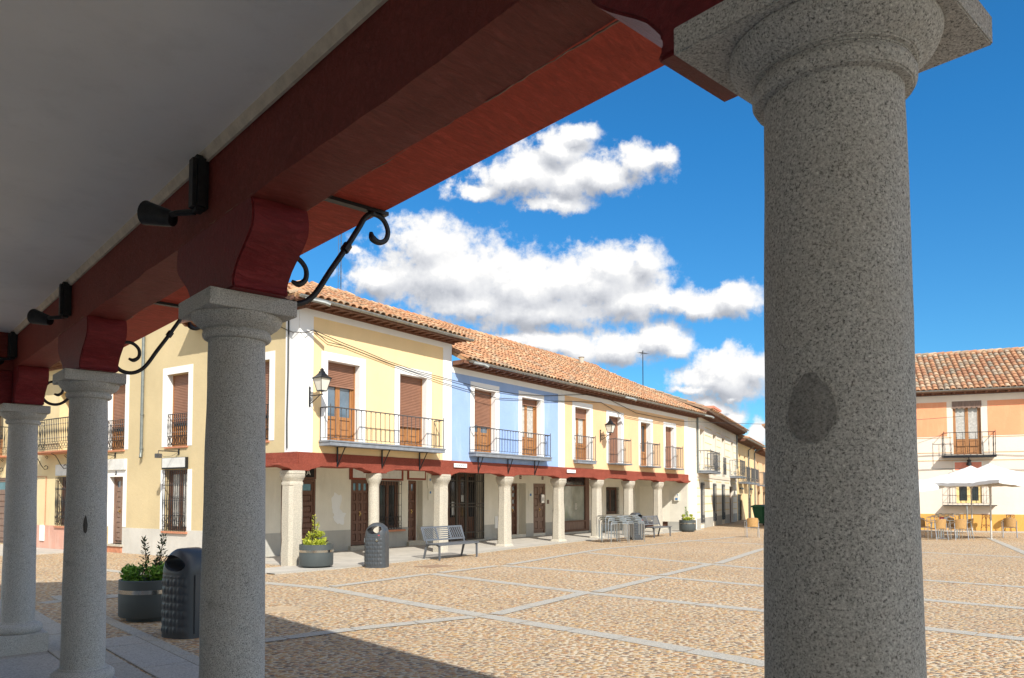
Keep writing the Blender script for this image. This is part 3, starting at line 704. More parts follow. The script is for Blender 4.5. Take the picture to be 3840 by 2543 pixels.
for s in [-3.05] + CT:
    c0 = .0
    corbel(A, AC, s + .03, -.176, .106, 2.702, 3.088, .31, .50, ['corbel'])
    # iron scroll bracket carrying the overhang
    k = MB(A); pth = []
    cx, cz, rr = .25, 2.88, .085
    for j in range(10): a = R(-170 + 250 * 0 + 0) ; 
    sc1 = [(cx + cos(a) * r_, cz + sin(a) * r_) for a, r_ in [(R(200 - 25 * j), .03 + .006 * j) for j in range(13)]]   # small curl
    curl_lo = [(.262 + cos(R(250 - 26 * j)) * (.045 + .0028 * j), 2.905 + sin(R(250 - 26 * j)) * (.045 + .0028 * j)) for j in range(11)]
    low = [(.12, 2.83), (.16, 2.775), (.21, 2.748), (.27, 2.745), (.33, 2.77), (.39, 2.83), (.47, 2.96), (.56, 3.10), (.65, 3.25), (.69, 3.32), (.73, 3.355), (.78, 3.36), (.825, 3.335), (.85, 3.28), (.835, 3.225), (.79, 3.20), (.745, 3.215), (.735, 3.25)]
    k.tube(*smooth_path([(s - .01, q, z) for q, z in low], [.0165] * 12 + [.016, .0155, .0155, .017, .023, .010]), 8, flat=.8)
    up = [(.12, 2.86), (.17, 2.965), (.22, 3.0), (.28, 2.995), (.325, 2.95), (.325, 2.89), (.285, 2.855), (.245, 2.865)]
    k.tube(*smooth_path([(s - .01, q, z) for q, z in up], [.014, .014, .014, .014, .014, .0145, .018, .009]), 8, flat=.8)
    k.box(s - .035, s + .015, .104, .84, 3.367, 3.388); k.tube([(s - .01, .56, 3.10), (s - .01, .585, 3.14)], .026, 8)
    for q in (.22, .74): k.lathe([(.018, 3.35), (.022, 3.358), (.022, 3.367)], 8, s - .01, q)
    k.build('iron_bracket', 'iron', AC, smooth=True)
rnd = random.Random(21)
def seam(s0, s1, q, z):               # crumbled plaster along a timber edge, one ragged bead
    k = MB(A); n_ = int((s1 - s0) / .03); r_ = 0; rs = []
    for j in range(n_ + 1): r_ = max(.0002, min(.0036, r_ + rnd.uniform(-.0016, .0015))); rs.append(r_)
    k.tube([(s0 + (s1 - s0) * j / n_, q + rnd.uniform(-.002, .002), z + rnd.uniform(-.003, .003)) for j in range(n_ + 1)], rs, 4); k.build('plaster_seam', 'seam', AC)
M['seam'] = simple('seam_plaster', (.34, .20, .15), .9, 0, .4, 14)
seam(-3, 8.9, .103, 3.086)
for s0 in CT_: seam(s0 - .49, s0 + .55, -.1785, 3.087)
# granite columns
LBL = {0: 'large granite column with a speckled shaft, nearest on the right, a dark oval stain on it', 1: 'granite column second nearest, right of the charcoal litter bin, under a crimson corbel',
       2: 'granite column between the dark planter and the far left column, with a dark spot on its shaft', 3: 'leftmost granite column, smallest of the near row, on a square plinth'}
CQ = lambda i: -.02 if i == 0 else -.045
def column(i, s):
    x, y, _ = A(s, CQ(i), 0); zj, zb, hh, rk = (2.528, 2.640, .233, .972) if i == 0 else (2.494, 2.6175, .222, 1.)
    t = thing('granite_column', LBL.get(i, 'granite column behind the viewpoint'), 'column', (x, y, 0), R(41.7) + R(90) * 0, 'granite columns of the near arcade')
    g = MB(); prof = []
    for k in range(25):
        u = k / 24; z = .335 + (zj - .341) * u; r = (.1605 - .022 * (u ** 1.35)) * (1 + (rk - 1) * u); prof.append((r, z))
    prof = [(.175, .318), (.172, .330)] + prof + [(.1395 * rk, zj)]
    rnd = random.Random(i)
    g.lathe(prof, 64, fn=lambda r, a, z: r + .0035 * noise.noise(Vector((cos(a) * 2.2, sin(a) * 2.2, z * 3 + i * 9))) + .0012 * noise.noise(Vector((cos(a) * 9, sin(a) * 9, z * 14 + i))))
    sh = g.build('shaft', 'granite', t, smooth=True, world=False)
    g = MB(); g.lathe([(r_ * (rk + (.935 - rk) * (i == 0) * min(1, (z_ - 2.49) / .07) if i == 0 else 1), zj + (z_ - 2.494) * (zb - zj) / .1235) for r_, z_ in [(.139, 2.4935), (.158, 2.496), (.166, 2.508), (.168, 2.522), (.164, 2.536), (.158, 2.540), (.158, 2.546), (.172, 2.549), (.176, 2.556), (.184, 2.560), (.198, 2.570), (.212, 2.585), (.220, 2.602), (.222, 2.618)]], 64, fn=lambda r, a, z: r + .002 * noise.noise(Vector((cos(a) * 4, sin(a) * 4, z * 9 + i))))
    h = hh; g.box(-h, h, -h, h, zb, 2.70)
    ob = g.build('capital', 'granite', t, smooth=True, world=False, bevel=.007)
    g = MB(); g.lathe([(.178, .213), (.212, .216), (.228, .236), (.232, .262), (.226, .290), (.205, .308), (.176, .318)], 64); g.build('base', 'granite', t, smooth=True, world=False)
    g = MB(); g.box(-.255, .255, -.255, .255, -.02, .2135); g.build('plinth', 'granite', t, smooth=True, world=False, bevel=.012)
    return t
for i, s in enumerate(CT): column(i, s)
# oval stain on the nearest shaft and a dark knot on the third: dark mineral inclusions set just proud of the stone
M['darkspot'] = simple('dark_iron_stain', (.07, .065, .06), .9, 0, .3, 60)
def inclusion(i, ang, z, w, h, mat):
    x, y, _ = A(CT[i], CQ(i), 0); root = [o for o in bpy.data.objects if o.name.startswith('granite_column') and o.type == 'EMPTY'][i]
    g = MB(); n = 20; u = (z - .335) / 2.153; r = .1605 - .022 * u ** 1.35 + .0042
    vs = [(x + cos(ang) * (r + .001), y + sin(ang) * (r + .001), z)]
    for rr in (.5, 1.):
        for k in range(n):
            a = 2 * pi * k / n; wob = 1 + .10 * noise.noise(Vector((cos(a) * 2 + i, sin(a) * 2, 3))); aa = ang + cos(a) * w * rr * wob * (1 - .28 * max(0, sin(a))) / r
            q = r if rr < 1 else r - .002; vs.append((x + cos(aa) * q, y + sin(aa) * q, z + sin(a) * h * rr * wob * (1.15 if sin(a) > 0 else .9)))
    g.add(vs, [(0, 1 + k, 1 + (k + 1) % n) for k in range(n)] + [(1 + k, 1 + n + k, 1 + n + (k + 1) % n, 1 + (k + 1) % n) for k in range(n)])
    sh = [c for c in root.children if c.name.startswith('shaft')][0]
    g.build('dark_patch', mat, sh, smooth=True)
M['granited'] = granite('dark_granite_patch', (.13, .13, .125), (.31, .305, .29), (.40, .39, .37), 1., (.16, .15, .14))
inclusion(0, R(-132.5), 1.863, .049, .066, 'granited')
inclusion(2, R(-62), 1.47, .016, .07, 'darkspot')

# beam spotlights
def spot(s, label):
    x, y, z = A(s, -.172, 3.13); t = thing('spotlight', label, 'spotlight', A(s, -.172, 3.13), 0, 'black spotlights on the maroon beam')
    k = MB(A); k.box(s - .05, s + .045, -.255, -.174, 3.16, 3.45); k.build('gear_box', 'iron', t, bevel=.02, smooth=True)
    k = MB(A); k.tube([(s + .03, -.22, 3.17), (s + .10, -.29, 3.165), (s + .16, -.31, 3.165)], .016, 8); k.build('arm', 'iron', t, smooth=True)
    a = Vector(A(s + .17, -.30, 3.155)); b = Vector(A(s + .27, -.375, 3.19)); d = (b - a).normalized(); k = MB()
    k.tube([a - d * .03, a - d * .02, a + d * .02, b, b + d * .018, b + d * .02], [.02, .038, .046, .060, .064, .060], 20)
    h = k.build('lamp_head', 'iron', t, smooth=True)
    k = MB(); k.tube([b + d * .0205, b + d * .023], .055, 20); k.build('lens', 'lampglass', h)
spot(3.21, 'black spotlight on the beam nearest the camera, above the second column'); spot(6.28, 'black spotlight farther along the beam, above the third column'); spot(8.78, 'black spotlight at the dark far left end of the beam')

# ------------------------------------------------------------------ the arcaded row
def corner_cols():
    rnd = random.Random(3)
    labs = ['old stone porch column at the house corner, behind the lime green shrub planter', 'round stone porch column behind the grey litter bin, second from the corner', 'stone porch column right behind the nearer bench', 'stone porch column between the shop gate and the glazed door', 'stone porch column left of the shop window', 'stone porch column right of the shop window, beside the stacked tables', 'stone porch column behind the stacked tables and far litter bin', 'stone porch column in front of the double door, farthest of the row']
    W_ = [(.215, .2), (.15, .145), (.2, .17), (.2, .165), (.2, .165), (.2, .165), (.2, .165), (.2, .165)]
    for i, s in enumerate([-.02, 2.71, 5.5, 8.78, 12.2, 15.09, 17.9, 20.88]):
        t = thing('stone_column', labs[i], 'column', RW(s, -.17, 0), 0, 'old stone columns of the far porch')
        wb, wt = W_[i]; g = MB(RW); H = 2.335 if i < 2 else 2.37; n = 16
        def ring(w, ch, z, jx=0):
            if i == 1: return [(s + cos(2 * pi * k / n) * w, -.17 + sin(2 * pi * k / n) * w, z) for k in range(n)]
            return [(s + jx + a * w, -.17 + b * w, z) for a, b in [(1, ch), (ch, 1), (0, 1), (-ch, 1), (-1, ch), (-1, 0), (-1, -ch), (-ch, -1), (0, -1), (ch, -1), (1, -ch), (1, 0)]]
        rings = []; zs = [-.03, .05, .3, .6, .9, 1.2, 1.5, 1.8, H - .36]
        for z in zs: rings.append(ring(wb + (wt - wb) * max(0, z) / H + rnd.uniform(-.006, .006), .62, z, rnd.uniform(-.008, .008)))
        r = len(rings[0]); vs = [p for q in rings for p in q]
        g.add(vs, [(k * r + j, k * r + (j + 1) % r, (k + 1) * r + (j + 1) % r, (k + 1) * r + j) for k in range(len(rings) - 1) for j in range(r)] + [tuple(range(r)), tuple(range(len(vs) - r, len(vs)))])
        g.build('shaft', 'oldstone', t, smooth=True, jit=.01)
        g = MB(RW); cw = .245 if i != 1 else .215; rings = []
        for (w, z) in ((wt * 1.02, H - .362), (wt * 1.06, H - .30), (cw * .8, H - .27), (cw * .9, H - .20), (cw, H - .15), (cw, H - .085), (cw * .97, H - .08), (cw * 1.02, H - .07), (cw, H)): rings.append(ring(w, .72, z))
        vs = [p for q in rings for p in q]
        g.add(vs, [(k * r + j, k * r + (j + 1) % r, (k + 1) * r + (j + 1) % r, (k + 1) * r + j) for k in range(len(rings) - 1) for j in range(r)] + [tuple(range(r)), tuple(range(len(vs) - r, len(vs)))])
        g.build('capital', 'oldstone', t, smooth=True, jit=.008)
        if i in (3, 4, 5):
            g = MB(RW); rings = [ring(wb * 1.35, .7, -.02), ring(wb * 1.3, .7, .04), ring(wb * 1.05, .7, .10)]; vs = [p for q in rings for p in q]
            g.add(vs, [(k * r + j, k * r + (j + 1) % r, (k + 1) * r + (j + 1) % r, (k + 1) * r + j) for k in range(2) for j in range(r)]); g.build('base', 'oldstone', t, jit=.012)
corner_cols()
QR = -2.85
def row_common(root, s0, s1, cols, zc=2.335):
    wavy_beam(RW, s0 + .002, s1 - .002, -.30, .03, 2.46, 2.80, 'beam', 'redbeam', root, .018, .2)
    for s in cols: corbel(RW, root, s, -.29, .035 + .01, zc, 2.50, .30, .58, 'redbeam')
    m = MB(RW); m.box(s0, s1, QR, -.302, 2.72, 2.80); m.build('porch_ceiling', 'porch', root)
# --- corner house
CH = thing('corner_house', 'pale yellow corner house with white bands, long balcony and ochre side wing', 'building', RW(0, 0, 0))
w1 = (.9, 2.01, 3.12, 5.21); w2 = (3.52, 4.66, 3.12, 5.21)
m = MB(RW); wall(m, 0, 5.78, 2.80, 6.42, [w1, w2])
m.quad((5.78, 0, 2.8), (5.78, -5, 2.8), (5.78, -5, 8.5), (5.78, 0, 6.4)); m.build('wall', 'yellow', CH)
m = MB(RW); m.box(.001, .43, .001, .012, 2.8, 6.24); m.box(5.38, 5.78, .001, .012, 2.8, 6.24); m.box(0, 5.78, .001, .014, 6.24, 6.42)
band(m, *w1, .2, .010); band(m, *w2, .2, .010); m.box(.432, .9 - .2, .001, .004, 3, 3.001)
m.box(.9, 2.01, -.279, .011, 5.205, 5.2095); m.box(2.004, 2.0095, -.279, .009, 3.12, 5.20); m.box(4.654, 4.6595, -.279, .009, 3.12, 5.20); m.box(3.52, 4.65, -.279, .011, 5.205, 5.2095); m.box(.9005, .906, -.279, .009, 3.12, 5.20); m.box(3.5205, 3.526, -.279, .009, 3.12, 5.2)
m.build('white_bands', 'whiter', CH)
winset(RW, CH, *w1, shut=.62, panel=.62, gm='glassb', cur=False); winset(RW, CH, *w2, shut=1.46, panel=.62)
balcony(RW, CH, .64, 5.0, .43, 2.98, 3.11, 3.95, step=.175, struts=(1.22, 2.81, 4.32))
row_common(CH, -.0, 5.78, [0.05, 2.71, 5.5])
# porch wall of the row side
d1, d2, wn, d3 = (1.68, 2.9, .1, 2.6), (4.3, 5.1, .15, 2.6), (5.5, 6.45, .6, 2.2), (6.87, 7.4, .18, 2.25)
m = MB(RW); wall(m, -.10, 8.72, 0, 2.8, [(*d1, .08), (*d2, .1), (*wn, .2), (d3[0], 7.6, d3[2], 2.25, .25)], q=QR); m.build('porch_wall', 'porch', CH)
m = MB(RW)
for a, b in ((-.10, 1.68), (2.9, 4.3), (5.1, 6.87), (7.6, 8.72)): m.box(a + .002, b - .002, QR + .001, QR + .012, .02, .66)
m.build('dado', 'dado', CH)
def patch(f, root, cs, cz, rw, rh, q, mat, seed):
    g = MB(f); n_ = 40; vs = [(cs, q, cz)]
    for k in range(n_):
        a = 2 * pi * k / n_; w = 1 + .55 * noise.noise(Vector((cos(a) * 1.6 + seed, sin(a) * 1.6, seed))) + .2 * noise.noise(Vector((cos(a) * 5 + seed, sin(a) * 5, 0))); vs.append((cs + cos(a) * rw * w, q, cz + sin(a) * rh * w))
    g.add(vs, [(0, 1 + k, 1 + (k + 1) % n_) for k in range(n_)]); g.build('worn_patch', mat, root, fix=False)
patch(RW, CH, 3.72, 1.42, .20, .42, QR + .004, 'white', 3); patch(RW, CH, 3.86, 1.05, .22, .2, QR + .007, 'white', 6)
m = MB(RW); m.box(4.2, 5.2, QR - .1, QR + .12, .019, .15); m.box(6.8, 7.65, QR - .1, QR + .12, .019, .17); m.build('step', 'oldstone', CH)
door(RW, CH, 1.68, 2.9, .1, 2.2, QR - .05, 2, 6, glaz=1); door(RW, CH, 4.3, 5.1, .15, 2.23, QR - .06, 3, 6, glaz=1); door(RW, CH, d3[0], 7.42, d3[2], 2.24, QR - .2, 2, 6, glaz=1)
m = MB(RW); m.box(1.68, 2.9, QR - .04, QR + .03, 2.21, 2.66); sg = m.build('sign', 'dwood', CH); m = MB(RW); m.box(1.76, 2.82, QR + .031, QR + .036, 2.27, 2.60); m.build('sign_panel', 'dark', sg)
text('lettering', 'STA', .24, 'paper', sg, facing(RW, 2.48, QR + .038, 2.33))
m = MB(RW); m.box(4.22, 6.6, QR + .002, QR + .04, 2.23, 2.62); sg = m.build('sign', 'redbeam', CH); m = MB(RW); m.box(4.34, 5.30, QR + .041, QR + .046, 2.29, 2.57); m.box(5.42, 6.50, QR + .041, QR + .046, 2.29, 2.57); m.build('sign_panel', 'paper', sg)
m = MB(RW); m.box(6.82, 7.72, QR + .002, QR + .04, 2.27, 2.62); sg = m.build('sign', 'redbeam', CH); m = MB(RW); m.box(6.88, 7.66, QR + .041, QR + .046, 2.33, 2.58); m.build('sign_panel', 'box', sg)
winset(RW, CH, *wn, q=QR - .12, panel=0, fm='dwood'); grille(RW, CH, 5.5, 6.45, .62, 2.2, QR + .10, .12)
m = MB(RW); m.box(5.45, 6.6, QR, QR + .16, .54, .60); m.build('sill', 'terr', CH)
m = MB(RW); m.box(7.82, 8.2, QR + .001, QR + .03, 1.98, 2.46); m.box(7.86, 8.14, QR + .001, QR + .03, 1.56, 1.95); mb_ = m.build('meter_box', 'box', CH, bevel=.006)
m = MB(RW); m.box(7.92, 7.98, QR + .031, QR + .034, 2.25, 2.33); m.box(8.06, 8.12, QR + .031, QR + .034, 2.25, 2.33); m.box(7.93, 8.0, QR + .031, QR + .034, 1.80, 1.88); m.build('label', 'bluel', mb_)
# roof of corner house
EV = .52
def clipL(s, l): return s > -.5 + l * .93 or False
def rp(s0, s1, L): return None
L1 = math.hypot(5.02, 2.02)
tile_roof(RW, CH, -.55, 5.95, EV, 6.56, -4.5, 8.58, clip=lambda s, l: s > -.55 + l * .78, poly=[(-.55, 0), (5.95, 0), (5.95, L1), (-.55 + L1 * .78, L1)])
eaves(RW, CH, -.5, 5.9, EV - .02, 6.53, .045, .30); gutter(RW, CH, -.45, 6.1, EV + .06, 6.53)
m = MB(RW); m.tube([(-.3, EV + .06, 6.46), (.1, EV + .30, 6.40), (.22, EV + .36, 6.36)], [.045, .05, .055], 8); m.build('spout', 'zinc', CH, smooth=True)
# roof side hip and wing
tile_roof(WG, CH, -.55, 4.3, EV, 6.56, -3.7, 8.58, clip=lambda s, l: s > -.5 + l * 1.0, poly=[(-.55, 0), (4.3, 0), (4.3, 4.55)])
eaves(WG, CH, -.4, 4.3, EV - .02, 6.53)
wa, wb_, wc = (4.58, 5.63, 3.12, 5.2), (1.10, 2.2, 3.12, 5.2), (7.8, 8.85, 3.12, 5.2)
gw = (4.55, 5.65, .72, 2.46); gd = (7.83, 8.6, .25, 2.3); t1, t2 = (4.6, 5.6, 7.05, 7.8), (7.8, 8.8, 7.05, 7.8)
m = MB(WG); wall(m, 0, 10.4, 2.8, 6.4, [wa, wb_, wc]); wall(m, 2.85, 10.4, 0, 2.8, [(*gw, .25), (*gd, .25)]); wall(m, 4.3, 10.4, 6.4, 8.4, [(*t1, .2), (*t2, .2)])
m.quad((4.3, 0, 6.4), (4.3, -3.5, 6.4), (4.3, -3.5, 8.4), (4.3, 0, 8.4)); m.quad((10.4, 0, 0), (10.4, -8, 0), (10.4, -8, 8.4), (10.4, 0, 8.4))
m.build('side_wall', 'ochre', CH)
m = MB(WG); m.box(.001, .49, .001, .012, 2.8, 6.42)
for w in (wa, wb_, wc): band(m, *w, .2, .01); m.box(w[1] - .005, w[1] - .0005, -.279, .009, w[2], w[3]); m.box(w[0] + .0005, w[0] + .005, -.279, .009, w[2], w[3])
m.box(gw[0] - .2, gw[0], .001, .01, .76, gw[3]); m.box(gw[1], gw[1] + .2, .001, .01, .76, gw[3])
m.box(7.64, 7.83, .001, .01, .78, 2.84); m.box(8.6, 8.87, .001, .01, .78, 2.84); m.box(7.831, 8.599, .001, .01, 2.3, 2.84); m.box(gd[1] - .005, gd[1] - .0005, -.24, .009, .25, 2.3)
for w in (t1, t2): band(m, *w, .17, .01, bottom=True)
m.build('white_bands', 'whiter', CH)
m = MB(WG)
for a, b in ((2.85, gw[0] - .0), (gw[0], gw[1]), (gw[1], 7.82), (8.87, 10.4)): m.box(a + .002, b - .002, .001, .014, 0, .70 if a == gw[0] else .76)
m.build('dado', 'dadol', CH)
for w in (wa, wb_, wc): winset(WG, CH, *w, shut=1.35, panel=.55)
for w in (wa, wb_, wc):
    k = MB(WG); bars(k, [(w[0] + .02, -.04), (w[1] - .02, -.04)], 3.42, 4.05, .105, .009, True)
    for z in (3.18, 3.42, 4.05): k.tube([(w[0], -.04, z), (w[1], -.04, z)], .013, 5)
    for j in range(8):
        cx = w[0] + (w[1] - w[0]) * (j + .5) / 8; k.tube([(cx + cos(t) * .05, -.04, 3.30 + sin(t) * .1) for t in [2 * pi * i / 8 for i in range(9)]], .008, 4)
    k.build('railing', 'iron', CH)
m = MB(WG)
for w in (wa, wb_, wc): m.box(w[0] - .02, w[1] + .02, -.2, .05, 3.07, 3.118)
m.box(gw[0] - .05, gw[1] + .05, -.2, .07, .66, .715); m.build('sill', 'terr', CH)
for w in (t1, t2): winset(WG, CH, *w, q=-.16, panel=0)
winset(WG, CH, gw[0], gw[1], gw[2], gw[3], q=-.2, panel=0, fm='dwood', cur=True); grille(WG, CH, gw[0] + .01, gw[1] - .01, .74, 2.44, .06, .10, fancy=True)
m = MB(WG); m.box(4.52, 5.68, .012, .09, 2.48, 2.80); sg = m.build('sign', 'iron', CH); m = MB(WG); m.box(4.55, 5.65, .091, .096, 2.52, 2.79); m.build('sign_panel', 'paper', sg)
m = MB(WG); m.box(7.66, 8.87, .011, .07, 2.50, 2.84); m.build('sign', 'paper', CH, bevel=.008)
m = MB(WG); m.box(8.19, 8.27, .0105, .02, 2.36, 2.46); pz = m.build('number_plate', 'dark', CH); text('lettering', '2', .08, 'paper', pz, facing(WG, 8.23, .022, 2.38, -1))
door(WG, CH, gd[0], gd[1], gd[2], gd[3], -.2, 2, 6, 'mwood', glaz=1)
m = MB(WG); m.box(7.75, 8.75, -.2, .10, .19, .25, 0); m.box(7.8, 8.7, -.2, .06, 0, .189, 1); m.build('step', ['oldstone', 'terr'], CH)
m = MB(WG); m.tube([(6.76, .07, 8.35), (6.78, .07, 3.05), (6.78, .07, 2.95), (6.74, .11, 2.84)], .045, 10)
for z in (7.0, 5.5, 4.1, 3.1): m.tube([(6.77, .07, z), (6.77, .07, z + .04)], .055, 10)
m.build('downpipe', 'pipe', CH, smooth=True)
tile_roof(WG, CH, 4.0, 10.6, .45, 8.4, -1.6, 8.85); eaves(WG, CH, 4.0, 10.6, .43, 8.38)
# wing porch bay
wavy_beam(WG, .003, 2.86, -.28, .03, 2.46, 2.80, 'beam', 'redbeam', CH, .018, .2)
def floodarm(s, z, reach, label):
    t = thing('wall_floodlight', label, 'wall light', WG(s, 0, z), 0, 'small floodlights on the ochre wing')
    k = MB(WG); k.box(s - .03, s + .03, .002, .02, z - .08, z + .08); k.tube([(s, .02, z), (s, reach, z)], .012, 6); k.build('arm', 'iron', t)
    k = MB(WG); k.box(s - .07, s + .07, reach - .07, reach + .07, z - .20, z - .08); k.tube([(s, reach, z), (s, reach, z - .08)], .012, 6); k.build('lamp_head', 'irongrey', t, bevel=.015, smooth=True)
    k = MB(WG); k.tube([(s, .03, z - .02), (s + .02, reach * .35, z - .13), (s, reach * .7, z - .16), (s, reach - .02, z - .10)], .006, 4); k.build('cable', 'cableblack', t)
floodarm(4.98, 2.96, .62, 'small floodlight on an iron arm above the barred window'); floodarm(8.3, 2.96, .55, 'small floodlight on an iron arm above the panelled door')
# --- blue house
BH = thing('blue_house', 'light blue house with white bands and a balcony, in the middle of the row', 'building', RW(5.78, 0, 0))
b1, b2 = (6.91, 8.04, 3.12, 5.18), (9.56, 10.76, 3.12, 5.18)
m = MB(RW); wall(m, 5.785, 12.14, 2.8, 5.72, [b1, b2]); m.build('wall', 'blue', BH)
m = MB(RW); m.box(5.786, 12.13, .001, .012, 5.54, 5.72); m.box(11.92, 12.139, .001, .011, 2.8, 5.539); band(m, *b1, .2, .01); band(m, *b2, .2, .01)
for w in (b1, b2): m.box(w[1] - .005, w[1] - .0005, -.279, .009, w[2], w[3]); m.box(w[0] + .0005, w[0] + .005, -.279, .009, w[2], w[3]); m.box(w[0] + .006, w[1] - .006, -.279, .009, w[3] - .005, w[3] - .0005)
m.build('white_bands', 'whiter', BH)
winset(RW, BH, *b1, shut=1.14, panel=.62, gm='glassb'); winset(RW, BH, *b2, shut=.22, panel=.62, cur=True)
balcony(RW, BH, 6.64, 11.0, .30, 2.97, 3.11, 3.9, step=.155, struts=(7.07, 8.69, 10.3), r=.008)
row_common(BH, 5.78, 12.14, [8.78], 2.375)
gt, d4, d5 = (8.85, 11.07, .05, 2.6), (12.88, 13.9, .14, 2.24), (14.45, 15.38, .14, 2.25)
m = MB(RW); wall(m, 8.72, 12.4, 0, 2.8, [(*gt, .5)], q=QR); m.build('porch_wall', 'porch', BH)
m = MB(RW); m.box(11.1, 12.39, QR + .001, QR + .012, .02, .6); m.build('dado', 'dado', BH)
winset(RW, BH, 8.87, 9.95, .06, 2.58, q=QR - .4, panel=.8, fm='dwood'); winset(RW, BH, 9.96, 11.05, .06, 2.58, q=QR - .4, panel=.8, fm='dwood')
g = MB(RW)
for a, b in ((8.87, 9.4), (9.42, 9.93), (9.96, 10.5), (10.53, 11.05)):
    for u in (a, b - .04): g.box(u, u + .04, QR - .02, QR + .03, .08, 2.58)
    for z in (.08, .34, 1.30, 1.42, 2.26, 2.54): g.box(a + .041, b - .041, QR - .01, QR + .02, z, z + .035)
    n = 4
    for k in range(1, n): x = a + (b - a) * k / n; g.tube([(x, QR + .005, .1), (x, QR + .005, 2.56)], .009, 5)
g.build('iron_gate', 'gateiron', BH)
m = MB(RW); m.box(9.1, 9.3, QR - .34, QR - .335, 1.25, 1.55); m.box(9.55, 9.7, QR - .34, QR - .335, 1.0, 1.5); m.box(10.1, 10.26, QR - .34, QR - .335, 1.5, 1.75); m.build('poster', 'paper', BH)
m = MB(RW); m.box(11.75, 12.1, QR + .013, QR + .02, .45, .92); m.build('service_hatch', 'white', BH)
m = MB(RW); m.box(8.98, 9.12, QR - .339, QR - .333, 1.75, 2.0); m.build('sticker', 'bluel', BH)
m = MB(RW); m.box(11.09, 11.4, QR + .05, QR + .2, 2.60, 2.68); m.tube([(11.12, QR, 2.64), (11.12, QR + .06, 2.64)], .015, 5); m.build('porch_light', 'irongrey', BH)
# --- peach house
PH = thing('peach_house', 'pale orange house with four separate white framed balcony doors, right end of the row', 'building', RW(12.14, 0, 0))
pw = [(13.14, 14.3, 3.12, 5.19), (15.85, 16.97, 3.08, 5.08), (18.80, 19.85, 3.08, 5.05), (21.43, 22.46, 3.06, 5.05)]
m = MB(RW); wall(m, 12.145, 24.15, 2.8, 5.80, pw); wall(m, 24.15, 25.2, 0, 5.8, (), mi=1); m.quad((25.2, 0, 0), (25.2, -6, 0), (25.2, -6, 8), (25.2, 0, 5.8), 1); m.quad((24.1, -.3, 0), (24.15, 0, 0), (24.15, 0, 2.8), (24.1, -.3, 2.8), 1); m.build('wall', ['peach', 'cream'], PH)
m = MB(RW); m.box(12.141, 12.37, .001, .012, 2.8, 5.539); m.box(12.14, 24.149, .001, .013, 5.54, 5.79); m.box(23.68, 24.149, .001, .011, 2.8, 5.539)
for w in pw:
    band(m, *w, .2, .01)
    m.box(w[1] - .005, w[1] - .0005, -.279, .009, w[2], w[3]); m.box(w[0] + .0005, w[0] + .005, -.279, .009, w[2], w[3]); m.box(w[0] + .006, w[1] - .006, -.279, .009, w[3] - .005, w[3] - .0005)
m.build('white_bands', 'whiter', PH)
winset(RW, PH, *pw[0], shut=.38, panel=.62, cur=True); winset(RW, PH, *pw[1], shut=1.98, panel=.6); winset(RW, PH, *pw[2], shut=0, panel=.6); winset(RW, PH, *pw[3], shut=1.95, panel=.6)
balcony(RW, PH, 13.0, 14.42, .22, 2.98, 3.11, 4.04, step=.13, r=.008); balcony(RW, PH, 15.72, 17.12, .42, 3.02, 3.08, 4.08, step=.12, r=.008); balcony(RW, PH, 18.66, 19.99, .42, 3.0, 3.06, 4.07, step=.12, r=.008); balcony(RW, PH, 21.3, 22.6, .42, 2.98, 3.04, 4.04, step=.12, r=.008)
row_common(PH, 12.14, 24.1, [12.2, 15.09, 17.9, 20.88, 23.75], 2.375)
sw, gr = (16.7, 19.05, .1, 2.68), (20.78, 22.05, .83, 2.15)
m = MB(RW); wall(m, 12.4, 24.1, 0, 2.8, [(*d4, .35), (*d5, .12), (*sw, .3), (*gr, .2)], q=QR); m.build('porch_wall', 'porch', PH)
m = MB(CR); wall(m, 0, 2.9, 0, 2.8, [(1.06, 2.5, .11, 2.1, .15)]); m.build('porch_wall', 'porch', PH)
m = MB(CR); m.box(.01, 1.05, .001, .012, .02, .42); m.box(2.51, 2.85, .001, .012, .02, .42); m.build('dado', 'dado', PH)
m = MB(CR); wall(m, .95, 2.62, .42, 2.22, [(1.06, 2.5, .42, 2.1, .001)], q=.02); m.build('door_surround', 'cream', PH)
door(CR, PH, 1.06, 2.5, .11, 2.1, -.1, 4, 6, 'dwood')
m = MB(RW)
for a, b in ((12.41, 12.88), (13.9, 14.45), (15.38, 16.7), (19.05, 24.0)): m.box(a + .002, b - .002, QR + .001, QR + .012, .02, .58)
m.build('dado', 'dado', PH)
door(RW, PH, d4[0], 13.6, d4[2], d4[3], QR - .3, 2, 7, glaz=4); door(RW, PH, d5[0], d5[1], d5[2], d5[3], QR - .08, 2, 4, 'mwood', glaz=0)
m = MB(RW); m.box(14.98, 15.22, QR - .04, QR + .06, 1.42, 1.78); mbx = m.build('mailbox', 'alu', PH, bevel=.01); m = MB(RW); m.box(15.02, 15.18, QR + .061, QR + .065, 1.5, 1.66); m.build('label', 'paper', mbx)
m = MB(RW); m.box(14.08, 14.38, QR + .001, QR + .02, 1.52, 1.94); me_ = m.build('meter_box', 'box', PH, bevel=.005); m = MB(RW); m.box(14.16, 14.28, QR + .021, QR + .024, 1.72, 1.82); m.build('label', 'bluel', me_)
m = MB(RW); m.box(15.5, 15.62, QR + .001, QR + .03, 1.38, 1.55); m.box(15.95, 16.03, QR + .001, QR + .02, 1.02, 1.12); m.build('doorbell', 'mwood', PH)
for s, tx in ((13.5, '10'), (15.15, '12')):
    m = MB(RW); m.box(s - .07, s + .07, QR + .001, QR + .014, 2.42, 2.56); o = m.build('number_plate', 'dwood', PH); text('lettering', tx, .09, 'paper', o, facing(RW, s, QR + .016, 2.455), .002)
g = MB(RW); a, b = sw[:2]
